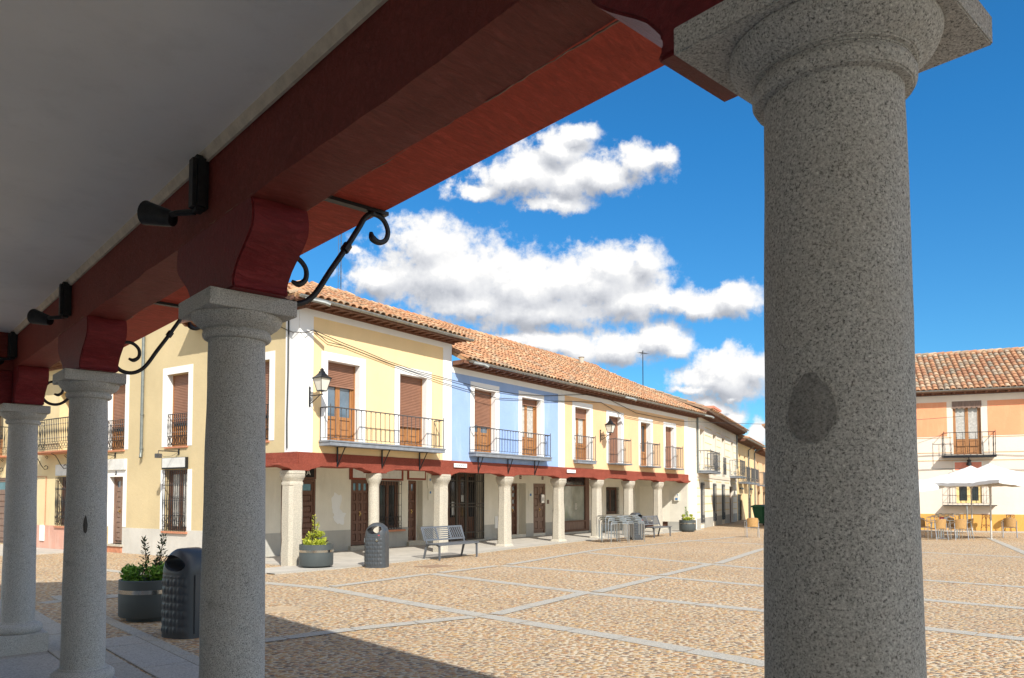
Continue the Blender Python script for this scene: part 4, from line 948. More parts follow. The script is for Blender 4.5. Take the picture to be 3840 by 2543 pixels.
g.box(a, a + .06, QR - .05, QR + .05, .1, 2.68); g.box(b - .35, b, QR - .05, QR + .05, .1, 2.68); g.box(a + .06, b - .35, QR - .05, QR + .05, 2.60, 2.68); g.box(a + .06, b - .35, QR - .05, QR + .05, 2.17, 2.23); g.box(a + .06, b - .35, QR - .05, QR + .05, .54, .60); g.box(a + .06, b - .35, QR - .05, QR + .05, .1, .2)
sf = g.build('shop_window', 'dwood', PH)
g = MB(RW); g.box(a + .06, b - .35, QR - .03, QR - .02, .60, 2.17); g.build('pane', 'shop', sf); g = MB(RW); g.box(a + .06, b - .35, QR - .04, QR - .02, 2.23, 2.60); g.box(a + .06, b - .35, QR - .03, QR - .0, .2, .54, 1); g.build('fascia', ['glass', 'mwood'], sf)
text('lettering', '8', .42, 'curtain', sf, facing(RW, 17.95, QR - .016, 1.10), .001)
winset(RW, PH, *gr, q=QR - .15, panel=0, fm='dwood'); grille(RW, PH, gr[0], gr[1], gr[2], gr[3], QR + .03, .14, 'iron', False)
m = MB(CR); m.box(.42, .68, .002, .10, 1.47, 1.86); me_ = m.build('meter_box', 'box', PH, bevel=.01); m = MB(CR); m.box(.47, .6, .101, .104, 1.52, 1.62); m.box(.44, .5, .101, .104, 1.75, 1.8); m.build('label', 'bluel', me_)
m = MB(CR)
for k in range(5): m.box(.35, .6, .001, .02, 2.30 + k * .05, 2.325 + k * .05)
m.build('vent', 'box', PH)
for s, r_ in ((5.85, CH), (12.45, PH)):
    m = MB(RW); m.box(s, s + .62, .052, .066, 2.60, 2.72); pl_ = m.build('street_name_plate', 'white', r_); m = MB(RW)
    for k in range(6): m.box(s + .06 + k * .09, s + .10 + k * .09, .0665, .068, 2.645, 2.675)
    m.build('glyph_row', 'irongrey', pl_)
# joint roof of blue and peach houses: one slope each
L2 = math.hypot(5.02, 2.62)
tile_roof(RW, BH, 5.86, 12.14, EV, 5.92, -4.5, 8.5); eaves(RW, BH, 5.8, 12.13, EV - .02, 5.89, .09, .36); gutter(RW, BH, 6.0, 12.13, EV + .06, 5.88)
tile_roof(RW, PH, 12.145, 25.3, EV, 5.92, -4.5, 8.5, clip=lambda s, l: s < 25.3 - l * .44, poly=[(12.145, 0), (25.3, 0), (25.3 - L2 * .44, L2), (12.145, L2)]); eaves(RW, PH, 12.15, 25.25, EV - .02, 5.89, .09, .36); gutter(RW, PH, 12.16, 25.3, EV + .06, 5.88)
m = MB(RW); L3 = 2.5
m.add([(25.3, EV, 5.92), (25.3 - L2 * .44, -4.5, 8.5), (25.4, -9, 8.3), (25.4, -9, 6), (25.4, 0, 6)], [(0, 1, 2), (0, 2, 3, 4)]); m.build('roof_hip', 'tileA', PH)
for s, rt in ((6.15, BH), (16.2, PH), (24.95, PH)):
    m = MB(RW); m.tube([(s, EV + .06, 5.83), (s + .2, EV + .35, 5.76), (s + .3, EV + .42, 5.70)], [.045, .05, .055], 8); m.build('spout', 'zinc', rt, smooth=True)
for rt, s0, s1, zz in ((CH, 4.0, 5.9, 8.6), (BH, 5.9, 12.14, 8.52), (PH, 12.15, 22.8, 8.52)):
    m = MB(RW); s = s0; rnd = random.Random(5)
    while s < s1 - .2:
        m.tube([(s, -4.5, zz + .02), (s + .40, -4.5, zz + .0)], [.12, .10], 8); m.t[-10:] = [rnd.random() + .001] * 10; s += .36
    m.build('ridge_tiles', 'tileA', rt, fix=False)
m = MB(RW); m.tube([(20.9, -4.3, 8.4), (20.9, -4.3, 8.72), (20.9, -4.3, 8.74)], [.13, .13, .17], 10); m.build('chimney_pot', 'oldstone', PH)
# wall lanterns
def lantern(f, s, zb, label):
    t = thing('wall_lantern', label, 'wall lantern', f(s, 0, zb), 0, 'black wall lanterns on the row')
    q = .48; z = zb - .02
    k = MB(f); k.box(s - .02, s + .02, .013, .035, zb - .24, zb + .2); k.tube([(s, .03, z + .05), (s, q + .04, z + .05)], .014, 6); k.tube([(s, .035, z - .15), (s, .15, z - .10), (s, q - .08, z + .04)], .012, 6)
    k.tube([(s, .06 + cos(a) * .045, z - .04 + sin(a) * .045) for a in [2 * pi * j / 10 for j in range(11)]], .008, 5); k.tube([(s, q, z + .05), (s, q, z + .14)], .014, 6); k.lathe([(.02, zb + .2), (.03, zb + .23), (.01, zb + .27)], 8, s, .024)
    k.build('bracket', 'iron', t, smooth=True)
    z0 = z + .14; k = MB(f); hb, ht = .085, .155; z1 = z0 + .31
    for a, b in ((1, 1), (1, -1), (-1, 1), (-1, -1)): k.tube([(s + a * hb, q + b * hb, z0), (s + a * ht, q + b * ht, z1)], .010, 4)
    for w, zz in ((hb, z0), (ht + .012, z1)):
        for (a, b) in (((1, 1), (1, -1)), ((1, -1), (-1, -1)), ((-1, -1), (-1, 1)), ((-1, 1), (1, 1))): k.tube([(s + a[0] * w, q + a[1] * w, zz), (s + b[0] * w, q + b[1] * w, zz)], .013, 4)
    rings = [(ht + .02, z1 + .005), (ht * .72, z1 + .06), (ht * .42, z1 + .125), (ht * .36, z1 + .14), (ht * .38, z1 + .16), (.03, z1 + .19), (.035, z1 + .215), (.006, z1 + .26)]
    vs = []
    for w, zz in rings: vs += [(s + w, q + w, zz), (s - w, q + w, zz), (s - w, q - w, zz), (s + w, q - w, zz)]
    k.add(vs, [(4 * i + j, 4 * i + (j + 1) % 4, 4 * i + 4 + (j + 1) % 4, 4 * i + 4 + j) for i in range(len(rings) - 1) for j in range(4)]); k.box(s - hb, s + hb, q - hb, q + hb, z0 - .012, z0)
    hd = k.build('lamp_head', 'iron', t)
    k = MB(f); a, b = hb - .006, ht - .006
    k.add([(s + a, q + a, z0), (s - a, q + a, z0), (s - a, q - a, z0), (s + a, q - a, z0), (s + b, q + b, z1), (s - b, q + b, z1), (s - b, q - b, z1), (s + b, q - b, z1)], [(0, 1, 5, 4), (1, 2, 6, 5), (2, 3, 7, 6), (3, 0, 4, 7)]); k.build('glass', 'lampglass', hd)
lantern(RW, .32, 4.18, 'black iron wall lantern beside the white corner of the yellow house'); lantern(RW, 15.10, 4.16, 'black iron wall lantern on the pale orange house')
# cables along the facades
up = [(0.39, 5.88), (1.43, 5.7), (2.12, 5.61), (2.92, 5.48), (4.2, 5.35), (5.69, 5.29), (7.45, 5.2), (9.33, 5.24), (10.87, 5.35), (12.52, 5.56), (14.0, 5.74), (15.51, 5.78), (16.86, 5.59), (18.3, 5.39), (21.52, 5.39), (23.52, 5.44)]
lo = [(0.39, 5.88), (0.85, 5.65), (1.43, 5.64), (2.15, 5.54), (3.86, 5.31), (5.38, 5.15), (6.66, 5.06), (8.01, 4.97), (9.48, 5.08), (10.99, 5.17), (11.96, 5.27), (15.12, 5.54), (17.27, 5.14), (19.21, 5.13), (23.33, 5.2)]
for pts, lb in ((up, 'upper black cable draped across the row facades'), (lo, 'lower black cable draped across the row facades')):
    m = MB(RW); m.tube([(s, .05, z) for s, z in pts], .011, 5); tag(m.build('cable', 'cableblack', smooth=True), lb, 'cable')
m = MB(); m.tube([RW(.39, .05, 5.88), RW(.1, .12, 5.76), WG(.12, .10, 5.76), WG(.36, .05, 5.84), WG(.76, .05, 6.02)], .011, 5); tag(m.build('cable', 'cableblack', smooth=True), 'short black cable sagging round the white house corner', 'cable')
m = MB(WG); m.tube([(.37, .035, 6.1), (.36, .035, 4.8), (.385, .035, 3.6), (.37, .035, 2.9)], .018, 6); tag(m.build('cable', 'cableblack', smooth=True), 'vertical black cable down the white corner band', 'cable')
m = MB(); m.tube([RW(23.5, .05, 5.44)] + [tuple(Vector(RW(23.5, .05, 5.44)).lerp(Vector((22, 36.6, 5.6)), k / 8) - Vector((0, 0, .9 * sin(pi * k / 8) * .3))) for k in range(1, 9)], .011, 5); tag(m.build('cable', 'cableblack', smooth=True), 'black cable hanging across the street mouth', 'cable')

# ------------------------------------------------------------------ pale house on the far left
PA = thing('pale_house', 'pale yellow house with pink dado and scroll-bracketed balconies at the far left', 'building', PL(0, 0, 0))
o1, o2, gwn, bd = (-1.0, .42, 3.12, 5.05), (4.6, 5.8, 3.12, 5.05), (-.7, .43, .76, 2.33), (4.2, 6.4, .03, 2.36)
m = MB(PL); wall(m, -1.6, 9, 0, 5.95, [o1, o2, gwn, (*bd, .12)]); m.quad((-1.6, 0, 0), (-1.6, -8, 0), (-1.6, -8, 6), (-1.6, 0, 6)); m.quad((9, 0, 0), (9, -8, 0), (9, -8, 6), (9, 0, 6)); m.build('wall', 'palewall', PA)
m = MB(PL)
for a, b in ((-1.6, 4.19), (6.41, 9)): m.box(a, b, .001, .012, .015, .757)
m.build('dado', 'pinkdado', PA)
m = MB(PL); m.box(1.22, 1.5, .002, .05, .25, .76); m.build('meter_box', 'white', PA); m = MB(PL); m.tube([(1.2, .02, .76), (1.18, .02, 2.35), (2.1, .02, 2.36)], .012, 5); m.build('conduit', 'terr', PA)
winset(PL, PA, *o1, panel=.6, q=-.35); winset(PL, PA, *o2, panel=.6, q=-.3); winset(PL, PA, *gwn, panel=0, fm='dwood', q=-.2); grille(PL, PA, -.68, .41, .80, 2.3, .06, .10, fancy=True)
door(PL, PA, bd[0], bd[1], bd[2], bd[3], -.08, 2, 5, 'mwood', glaz=1)
m = MB(PL); m.box(-.8, .5, .002, .05, 2.36, 2.72); m.build('sign', 'paper', PA, bevel=.01); m = MB(PL); m.box(-.75, .5, -.2, .06, .70, .757); m.build('sill', 'terr', PA)
for a, b in ((-1.9, 1.42), (4.1, 6.6)):
    o = balcony(PL, PA, a, b, .5, 3.06, 3.12, 4.13, step=.115, mat='iron', slabm='terr', fancy=True, scroll=True)
    for s in ((a + .35), (a + b) / 2, b - .35):
        if s < -1.5: continue
        k = MB(PL); k.tube([(s, .5, 3.04), (s, .38, 2.98), (s, .30, 2.86), (s, .22, 2.70), (s, .12, 2.58), (s, .04, 2.60), (s, .03, 2.68), (s, .09, 2.71), (s, .13, 2.66)], .013, 5); k.tube([(s, .12, 3.0), (s, .05, 2.93), (s, .03, 2.98), (s, .08, 3.03)], .010, 5); k.build('bracket', 'iron', o)
tile_roof(PL, PA, -1.7, 9.2, .6, 6.05, -4, 8.0, mat='tileB'); eaves(PL, PA, -1.7, 9.2, .55, 6.03, .12, .3)
# pot plant on far balcony
def leaves(mb, c, rx, ry, rz, n, ls, rnd, up=.3, shell=.55):
    for _ in range(n):
        while True:
            p = Vector((rnd.uniform(-1, 1), rnd.uniform(-1, 1), rnd.uniform(-1, 1)))
            if shell < p.length < 1.08: break
        p = Vector((c[0] + p.x * rx, c[1] + p.y * ry, c[2] + p.z * rz)); leaf(mb, p, ls * rnd.uniform(.6, 1.25), rnd, up)
def leaf(mb, p, l, rnd, up=.3, dr=None):
    d = dr or Vector((rnd.uniform(-1, 1), rnd.uniform(-1, 1), rnd.uniform(-.5, .7) + up)).normalized()
    a = d.cross(Vector((rnd.uniform(-.6, .6), rnd.uniform(-.6, .6), 1))).normalized(); w = l * .24; nrm = d.cross(a) * l * .12
    mb.add([tuple(p), tuple(p + d * l * .5 + a * w + nrm), tuple(p + d * l), tuple(p + d * l * .5 - a * w + nrm), tuple(p + d * l * .45)], [(0, 1, 4), (1, 2, 4), (2, 3, 4), (3, 0, 4)], 0, rnd.random() + .001)
def sprig(mb, st, base, top, rnd, n=34, ls=.075, sp=.09):
    b, t = Vector(base), Vector(top); mid = b.lerp(t, .5) + Vector((rnd.uniform(-.05, .05), rnd.uniform(-.05, .05), 0))
    P = [b, b.lerp(mid, .5), mid, mid.lerp(t, .5), t]; st.tube([tuple(p) for p in P], [.008, .007, .006, .005, .003], 5)
    for k in range(n):
        u = .25 + .75 * k / n; p = b.lerp(mid, u * 2) if u < .5 else mid.lerp(t, u * 2 - 1)
        a = k * 2.4 + rnd.uniform(-.9, .9); d = Vector((cos(a), sin(a), rnd.uniform(.1, 1.1))).normalized(); l0 = rnd.uniform(.2, 1) * sp * (1.1 - u); st.tube([tuple(p), tuple(p + d * l0)], .0025, 3)
        leaf(mb, p + d * l0, ls * rnd.uniform(.7, 1.2), rnd, dr=(d + Vector((rnd.uniform(-.3, .3), rnd.uniform(-.3, .3), .2))).normalized())
def shrub(name, label, loc, matl, spec, grp):
    t = thing(name, label, 'shrub', loc, 0, grp); rnd = random.Random(hash(label) % 1000 if False else int(loc[0] * 37) % 997)
    f = MB(); st = MB()
    for (c, r, n, ls) in spec['clumps']:
        for _ in range(7):
            a = rnd.uniform(0, 2 * pi); st.tube([(c[0], c[1], 0), (c[0] + cos(a) * r[0] * .4, c[1] + sin(a) * r[1] * .4, c[2]), (c[0] + cos(a) * r[0] * .8, c[1] + sin(a) * r[1] * .8, c[2] + r[2] * .6)], .005, 4)
        for _ in range(max(3, n // 60)):
            a, e = rnd.uniform(0, 2 * pi), rnd.uniform(-.2, 1.); q = (c[0] + cos(a) * r[0] * .55, c[1] + sin(a) * r[1] * .55, c[2] + e * r[2] * .55); leaves(f, q, r[0] * .42, r[1] * .42, r[2] * .5, 60, ls, rnd)
    s2 = MB()
    for (b, tp, n, ls) in spec.get('sprigs', []): sprig(s2, st, b, tp, rnd, n, ls)
    f.build('foliage', matl, t, world=False, fix=False); st.build('stems', 'soil', t, world=False)
    if s2.v: s2.build('sprig_leaves', spec.get('sm', 'leafs'), t, world=False, fix=False)
    return t
shrub('potted_plant', 'small green plant trailing on the far left balcony rail', PL(5.2, .3, 3.5), 'leafd', dict(clumps=[((0, 0, .6), (.35, .25, .35), 500, .09)]), None)

# ------------------------------------------------------------------ street houses
def street_house(name, label, s0, s1, z1, mat, lows, ups, bals, cornz, extra=None):
    t = thing(name, label, 'building', ST(s0, 0, 0)); m = MB(ST)
    wall(m, s0, s1, -.3, z1, [tuple(w) for w in lows] + [tuple(w) for w in ups]); m.quad((s1, 0, -.3), (s1, -7, -.3), (s1, -7, z1 + 1), (s1, 0, z1)); m.quad((s0, 0, -.3), (s0, -7, -.3), (s0, -7, z1 + 1), (s0, 0, z1)); m.build('wall', mat, t)
    return t
SA = street_house('street_house', 'cream house with yellow ruled lines and dark barred windows, just past the row', .05, 14.35, 5.95, 'cream', [(1.16, 2.06, .28, 2.44), (4.9, 5.82, .28, 2.44), (8.0, 8.93, .28, 2.44), (11.1, 12.5, -.1, 2.35)], [(1.05, 2.25, 3.12, 5.3), (4.95, 6.0, 3.12, 5.3), (8.1, 9.2, 3.12, 5.3), (11.85, 12.8, 3.12, 5.3)], 0, 0)
for w in ((1.16, 2.06, .28, 2.44), (4.9, 5.82, .28, 2.44), (8.0, 8.93, .28, 2.44)):
    winset(ST, SA, *w, q=-.1, panel=0, fm='irongrey', gm='glassb'); grille(ST, SA, w[0], w[1], w[2], w[3], .05, .15, 'irongrey', True)
door(ST, SA, 11.1, 12.5, -.1, 2.35, -.2, 2, 5, 'mwood')
for w in ((1.05, 2.25, 3.12, 5.3), (4.95, 6.0, 3.12, 5.3), (8.1, 9.2, 3.12, 5.3), (11.85, 12.8, 3.12, 5.3)): winset(ST, SA, *w, q=-.26, panel=.5, fm='cream', shut=1.2 if w[0] < 2 else 0)
for w in ((4.95, 6.0, 3.12, 5.3), (8.1, 9.2, 3.12, 5.3)): grille(ST, SA, w[0], w[1], 3.05, 4.1, .10, .12, 'irongrey', True, fancy=True)
balcony(ST, SA, .35, 3.3, .7, 2.92, 3.05, 4.08, step=.15, mat='irongrey', scroll=True); balcony(ST, SA, 11.2, 13.6, .7, 2.9, 3.02, 4.06, step=.15, mat='irongrey', scroll=True)
m = MB(ST); rnd = random.Random(4)
OPS = [(1.16, 2.06), (4.9, 5.82), (8.0, 8.93), (11.1, 12.5)]; OPU = [(.9, 2.4), (4.8, 6.15), (7.95, 9.35), (11.7, 12.95)]
for z in [.85 + .42 * k for k in range(12)]:
    if abs(z - 2.9) < .2: continue
    x = .1
    for (a, b) in (OPS if z < 2.6 else OPU) + [(14.3, 15)]:
        if a - .12 > x: m.box(x + .05, a - .12, .001, .004, z, z + .05)
        x = b + .12
m.build('ruled_lines', 'yline', SA)
m = MB(ST); m.box(.06, 14.34, .001, .03, 2.72, 2.92)
for w in OPU: m.box(w[0], w[0] + .16, .001, .02, 3.1, 5.45); m.box(w[1] - .16, w[1], .001, .02, 3.1, 5.45); m.box(w[0] + .161, w[1] - .161, .001, .02, 5.3, 5.5)
m.build('white_bands', 'creamor', SA)
m = MB(ST); 
for a, b in ((.06, 1.1), (2.1, 4.85), (5.87, 7.95), (8.98, 11.05), (12.55, 14.34)): m.box(a, b, .001, .015, -.2, .55)
m.build('dado', 'dado', SA)
tile_roof(ST, SA, -.1, 14.4, .75, 6.18, -4, 8.0, mat='tileB', pitch=.25, course=.45, r=.11, seg=5); eaves(ST, SA, -.1, 14.4, .7, 6.16, .16, .3)
m = MB(ST); m.box(15.2, 18.2, -3.6, -1.8, 6.4, 8.0, 0); m.box(15.1, 18.3, -3.8, -1.6, 8.0, 8.14, 1); m.build('chimney', ['cream', 'salmon'], SA)
def dpipe(f, root, s, z0, z1, jog=0.):
    m = MB(f); m.tube([(s, .5 if jog else .07, z1), (s, .07, z1 - jog), (s, .07, z0)] if jog else [(s, .07, z1), (s, .07, z0)], .05, 8); m.build('downpipe', 'pipe', root, smooth=True)
dpipe(ST, SA, .18, 2.9, 5.95); dpipe(ST, SA, 14.2, 3.6, 5.9)
SB = street_house('street_house', 'narrow yellow house beyond the cream one with small dark balcony rails', 14.4, 24.6, 5.62, 'yellow', [(14.8, 16.9, -.2, 1.85), (20.2, 22.4, -.1, 1.85)], [(15.5, 16.4, 2.85, 4.68), (18.1, 19.0, 2.85, 4.68), (20.7, 21.6, 2.85, 4.68)], 0, 0)
for w in ((14.8, 16.9, -.2, 1.85), (20.2, 22.4, -.1, 1.85)): door(ST, SB, *w, -.15, 3, 4, 'gateiron', knob=False)
for w in ((15.5, 16.4, 2.85, 4.68), (18.1, 19.0, 2.85, 4.68), (20.7, 21.6, 2.85, 4.68)): winset(ST, SB, *w, q=-.2, panel=.5, fm='cream'); balcony(ST, SB, w[0] - .5, w[1] + .5, .6, 2.6, 2.72, 3.75, step=.13, mat='irongrey', scroll=True)
tile_roof(ST, SB, 14.45, 24.6, .75, 5.72, -4, 7.6, mat='tileB', pitch=.25, course=.45, r=.11, seg=5); eaves(ST, SB, 14.45, 24.6, .7, 5.70, .16, .3); gutter(ST, SB, 14.45, 24.6, .8, 5.66)
dpipe(ST, SB, 20.2, 1.6, 5.5, .3); dpipe(ST, SB, 23.9, .8, 5.5, .3)
m = MB(ST)
for a in (15.6, 20.9): m.box(a, a + 1.4, .002, .10, 2.2, 2.32)
m.build('awning_box', 'irongrey', SB)
SD = street_house('street_house', 'farthest pale yellow house at the bend of the street', 24.65, 38, 5.4, 'peach', [(26, 27.4, 0, 2.1), (30, 31.5, 0, 2.1)], [(26, 27, 2.9, 4.6), (30, 31, 2.9, 4.6)], 0, 0)
for w in ((26, 27, 2.9, 4.6), (30, 31, 2.9, 4.6)): winset(ST, SD, *w, q=-.2, panel=.5, fm='cream'); balcony(ST, SD, w[0] - .4, w[1] + .4, .55, 2.55, 2.66, 3.7, step=.14)
for w in ((26, 27.4, 0, 2.1), (30, 31.5, 0, 2.1)): door(ST, SD, *w, -.15, 2, 4, 'gateiron', knob=False)
tile_roof(ST, SD, 24.65, 38, .75, 5.5, -4, 7.4, mat='tileB', pitch=.25, course=.45, r=.11, seg=5); eaves(ST, SD, 24.65, 38, .7, 5.48, .16, .35)
# house across the street mouth (hidden behind the near column, it shades the cream house)
HS = Fr(13.6, 39.0, 24.6, -1)
HH = thing('street_house', 'low cream house on the shaded side of the street mouth', 'building', HS(0, 0, 0)); m = MB(HS)
hw = [(1.5, 2.5, 1., 2.3), (4.5, 5.6, 0, 2.2), (7.5, 8.5, 1., 2.3), (1.5, 2.5, 3.2, 4.6), (4.6, 5.6, 3.2, 4.6), (7.5, 8.5, 3.2, 4.6)]
wall(m, 0, 12, 0, 5.2, hw); m.quad((0, 0, 0), (0, -4.2, 0), (0, -4.2, 5.2), (0, 0, 5.2)); m.quad((12, 0, 0), (12, -4.2, 0), (12, -4.2, 5.2), (12, 0, 5.2)); m.build('wall', 'cream', HH)
for w in hw: winset(HS, HH, *w, q=-.2, panel=0, fm='wood')
tile_roof(HS, HH, -.3, 12, .55, 5.35, -2.1, 6.3, mat='tileB', pitch=.25, course=.45, r=.11, seg=5); eaves(HS, HH, -.3, 12, .5, 5.33, .12, .4)

# ------------------------------------------------------------------ orange house
OH = thing('orange_house', 'cream and orange house on the right with barrel tile roof and iron balconies', 'building', OR(0, 0, 0))
doors_ = [(-.60, .60, 3.76, 6.38), (-5.3, -4.1, 3.76, 6.38), (4.2, 5.3, 3.76, 6.38)]; wins = [(-.56, .53, 1.36, 2.88), (-5.1, -4.2, 1.36, 2.88)]; dl = [(-3.6, -2.75, .05, 2.0, .15)]
m = MB(OR); wall(m, -9, 6, 0, 6.72, [(*d[:4], .2) for d in doors_] + [(*w, .15) for w in wins] + dl); m.quad((-9, 0, 0), (-9, -8, 0), (-9, -8, 7), (-9, 0, 7)); m.quad((6, 0, 0), (6, -8, 0), (6, -8, 7), (6, 0, 7)); m.build('wall', 'creamor', OH)
m = MB(OR)
for a, b in ((.86, 3.9), (-3.85, -.88), (-9, -5.6)): m.box(a, b, .001, .01, 4.68, 6.38)
m.build('orange_panels', 'orange', OH)
m = MB(OR); 
for z in (4.60, 3.85, 3.46):
    for a, b in (((-9, -5.36), (-4.04, -.66), (.66, 4.1), (5.4, 6)) if z > 3.5 else ((-9, 6),)): m.box(a, b, .001, .014, z, z + .03)
m.build('ruled_lines', 'line', OH)
m = MB(OR); m.box(-9, 6, .001, .03, 6.40, 6.70); m.build('cornice', 'creamor', OH)
m = MB(OR); m.box(-9, 6, .001, .012, 0, .83); m.build('dado', 'ydado', OH)
for d in doors_:
    winset(OR, OH, *d, q=-.14, panel=.7, gm='glass', cur=True)
    c = (d[0] + d[1]) / 2
    k = MB(OR); poly = [(d[0] - .03, 6.40), (d[1] + .03, 6.40)]; n = 6
    for i in range(n * 6 + 1): u = 1 - i / (n * 6); poly.append((d[0] - .03 + (d[1] - d[0] + .06) * u, 6.09 - .07 * abs(sin(pi * i / 6))))
    k.prism(poly, .02, .03, 'b'); k.build('valance', 'mwood', OH)
    balcony(OR, OH, c - 1.13, c + 1.1, .47, 3.60, 3.70, 4.82, step=.28, mat='iron', slabm='iron', fancy=True)
for w in wins:
    winset(OR, OH, *w, q=-.1, panel=0, fm='yline'); grille(OR, OH, w[0] - .35, w[1] + .3, 1.37, 2.86, .30, .22, 'iron', False, cage=1)
    m = MB(OR); m.box(w[0] - .56, w[1] + .58, .002, .38, 1.24, 1.28); sh = m.build('shelf', 'iron', OH); m = MB(OR); m.tube([((w[0] + w[1]) / 2 + .15, .3, 0), ((w[0] + w[1]) / 2 + .15, .3, 1.24)], .04, 8); m.build('post', 'alu', sh)
winset(OR, OH, -3.6, -2.75, .05, 2.0, q=-.1, panel=.6, fm='wood')
m = MB(OR); m.box(-.64, .64, .002, .03, 2.93, 3.44); sg = m.build('sign', 'cream', OH); m = MB(OR); m.box(-.57, .57, .031, .037, 2.99, 3.38); m.build('sign_panel', 'salmon', sg)
tile_roof(OR, OH, -9.2, 6.2, .55, 6.92, -4, 9.45, mat='tileB', pitch=.255, course=.40, r=.115, seg=8); eaves(OR, OH, -9.1, 6.1, .5, 6.90, .10, .45); gutter(OR, OH, -9.2, 6.2, .6, 6.92)
m = MB(OR); s = -9.1; rnd = random.Random(8)
while s < 6: m.tube([(s, -4, 9.46), (s + .42, -4, 9.44)], [.14, .12], 8); m.t[-10:] = [rnd.random() + .001] * 10; s += .38
m.build('ridge_tiles', 'tileB', OH, fix=False)
t = thing('wall_lamp', 'black lamp hanging over the salmon sign of the orange house', 'wall lamp', OR(0, 0, 3.5)); k = MB(OR); k.tube([(0, .3, 3.6), (0, .3, 3.5)], .02, 6); k.build('stem', 'iron', t)
k = MB(OR); k.lathe([(.05, 3.50), (.10, 3.46), (.07, 3.38), (.11, 3.34), (.115, 3.22), (.05, 3.18)], 12, 0, .3); k.build('lamp_head', 'iron', t, smooth=True)
for z0, sg_, lb in ((3.75, .25, 'thin cable drooping across the orange house at balcony level'), (3.05, .25, 'thin cable drooping across the orange house above its window')):
    m = MB(OR); m.tube([(-9 + k, .04, z0 - .12 + sg_ * abs(sin(k * .5)) * .6) for k in range(16)], .012, 4); tag(m.build('cable', 'cableblack', smooth=True), lb, 'cable')

# ------------------------------------------------------------------ masts
t = thing('tv_aerial', 'thin television aerial on the roof of the row', 'aerial', RW(24.0, -2.4, 7.0)); m = MB(RW); m.tube([(24.0, -2.4, 6.9), (24.0, -2.4, 9.35)], .022, 6); m.build('mast', 'iron', t)
m = MB(RW); m.tube([(23.6, -2.4, 9.2), (24.5, -2.4, 9.25)], .012, 5)
for k in range(8): s = 23.65 + k * .11; m.tube([(s, -2.4 - .16, 9.2 + k * .006), (s, -2.4 + .16, 9.2 + k * .006)], .006, 4)
m.tube([(23.75, -2.4, 9.05), (24.3, -2.5, 9.4)], .008, 4); m.build('antenna', 'irongrey', t)
t = thing('radio_mast', 'tall thin lattice radio mast behind the yellow roof', 'mast', (-27.6, 120, 0)); m = MB()
for a, b in ((-.25, -.25), (.25, -.25), (0, .3)): m.tube([(-27.6 + a, 120 + b, 0), (-27.6 + a, 120 + b, 46)], .04, 4)
z = 20
while z < 46: m.tube([(-27.85, 119.75, z), (-27.35, 119.75, z + .5)], .025, 3); m.tube([(-27.35, 119.75, z + .5), (-27.6, 120.3, z + 1)], .025, 3); z += 1.
m.build('lattice', 'irongrey', t)

# ------------------------------------------------------------------ street furniture
def planter(loc, label, seed):
    t = thing('planter', label, 'planter', loc, seed * .7, 'round graphite planters'); g = MB()
    g.lathe([(.30, 0), (.305, .055), (.385, .056), (.398, .075), (.40, .30), (.40, .555), (.392, .56), (.372, .56), (.368, .55), (.366, .46)], 48, cap=False); g.build('pot', 'pot', t, smooth=True, world=False)
    g = MB(); g.lathe([(.398, .375), (.4045, .378), (.4045, .432), (.398, .435)], 48, cap=False); g.build('steel_band', 'steel', t, smooth=True, world=False)
    g = MB(); g.lathe([(.001, .475), (.2, .48), (.367, .47)], 24, cap=False); g.build('soil', 'soil', t, world=False)
    g = MB(); g.lathe([(.29, -.01), (.29, .05)], 32); g.build('foot', 'dark', t, world=False)
    if seed == 3:
        g = MB(); g.box(-.07, .0, -.408, -.402, .23, .29); g.build('label', 'box', t, world=False)
    return t
P1, P2, P3 = (-5.04, 10.6, 0), (-4.68, 18.15, 0), (8.48, 36.6, 0)
planter(P1, 'dark planter in the shade left of the near litter bin', 0); planter(P2, 'grey planter with lime green shrub at the corner column', 1); planter(P3, 'small grey planter at the far end of the row by the street mouth', 3)
shrub('shrub', 'dark green leafy shrub with two tall sprigs in the shaded planter', (P1[0], P1[1], .47), 'leafd', dict(clumps=[((-.2, 0, .12), (.19, .22, .17), 700, .075), ((.17, .02, .12), (.22, .24, .18), 900, .075)], sprigs=[((-.05, 0, .05), (-.11, .02, .66), 60, .06), ((.06, 0, .05), (.17, 0, .70), 60, .06), ((.05, .05, .05), (.10, .05, .42), 40, .06)]), 'shrubs growing in the planters')
shrub('shrub', 'bright lime shrub rising to a thin point in the corner planter', (P2[0], P2[1], .47), 'leafy', dict(clumps=[((-.12, 0, .10), (.2, .22, .14), 500, .065), ((.13, 0, .10), (.2, .22, .14), 500, .065), ((-.10, 0, .24), (.12, .12, .12), 200, .06), ((.05, 0, .32), (.12, .12, .14), 200, .06)], sprigs=[((.0, 0, .05), (-.06, 0, .78), 46, .06), ((.06, 0, .05), (.03, 0, .60), 40, .06)], sm='leafy'), 'shrubs growing in the planters')
shrub('shrub', 'small green shrub in the far planter by the street mouth', (P3[0], P3[1], .47), 'leafy', dict(clumps=[((-.1, 0, .10), (.24, .22, .12), 420, .07), ((.14, 0, .10), (.22, .22, .12), 420, .07), ((.2, 0, .26), (.10, .10, .10), 120, .06), ((-.22, 0, .25), (.10, .10, .10), 100, .06)], sprigs=[((-.05, 0, .05), (-.08, 0, .72), 50, .07), ((-.0, 0, .05), (-.02, 0, .5), 40, .07)], sm='leafd'), 'shrubs growing in the planters')

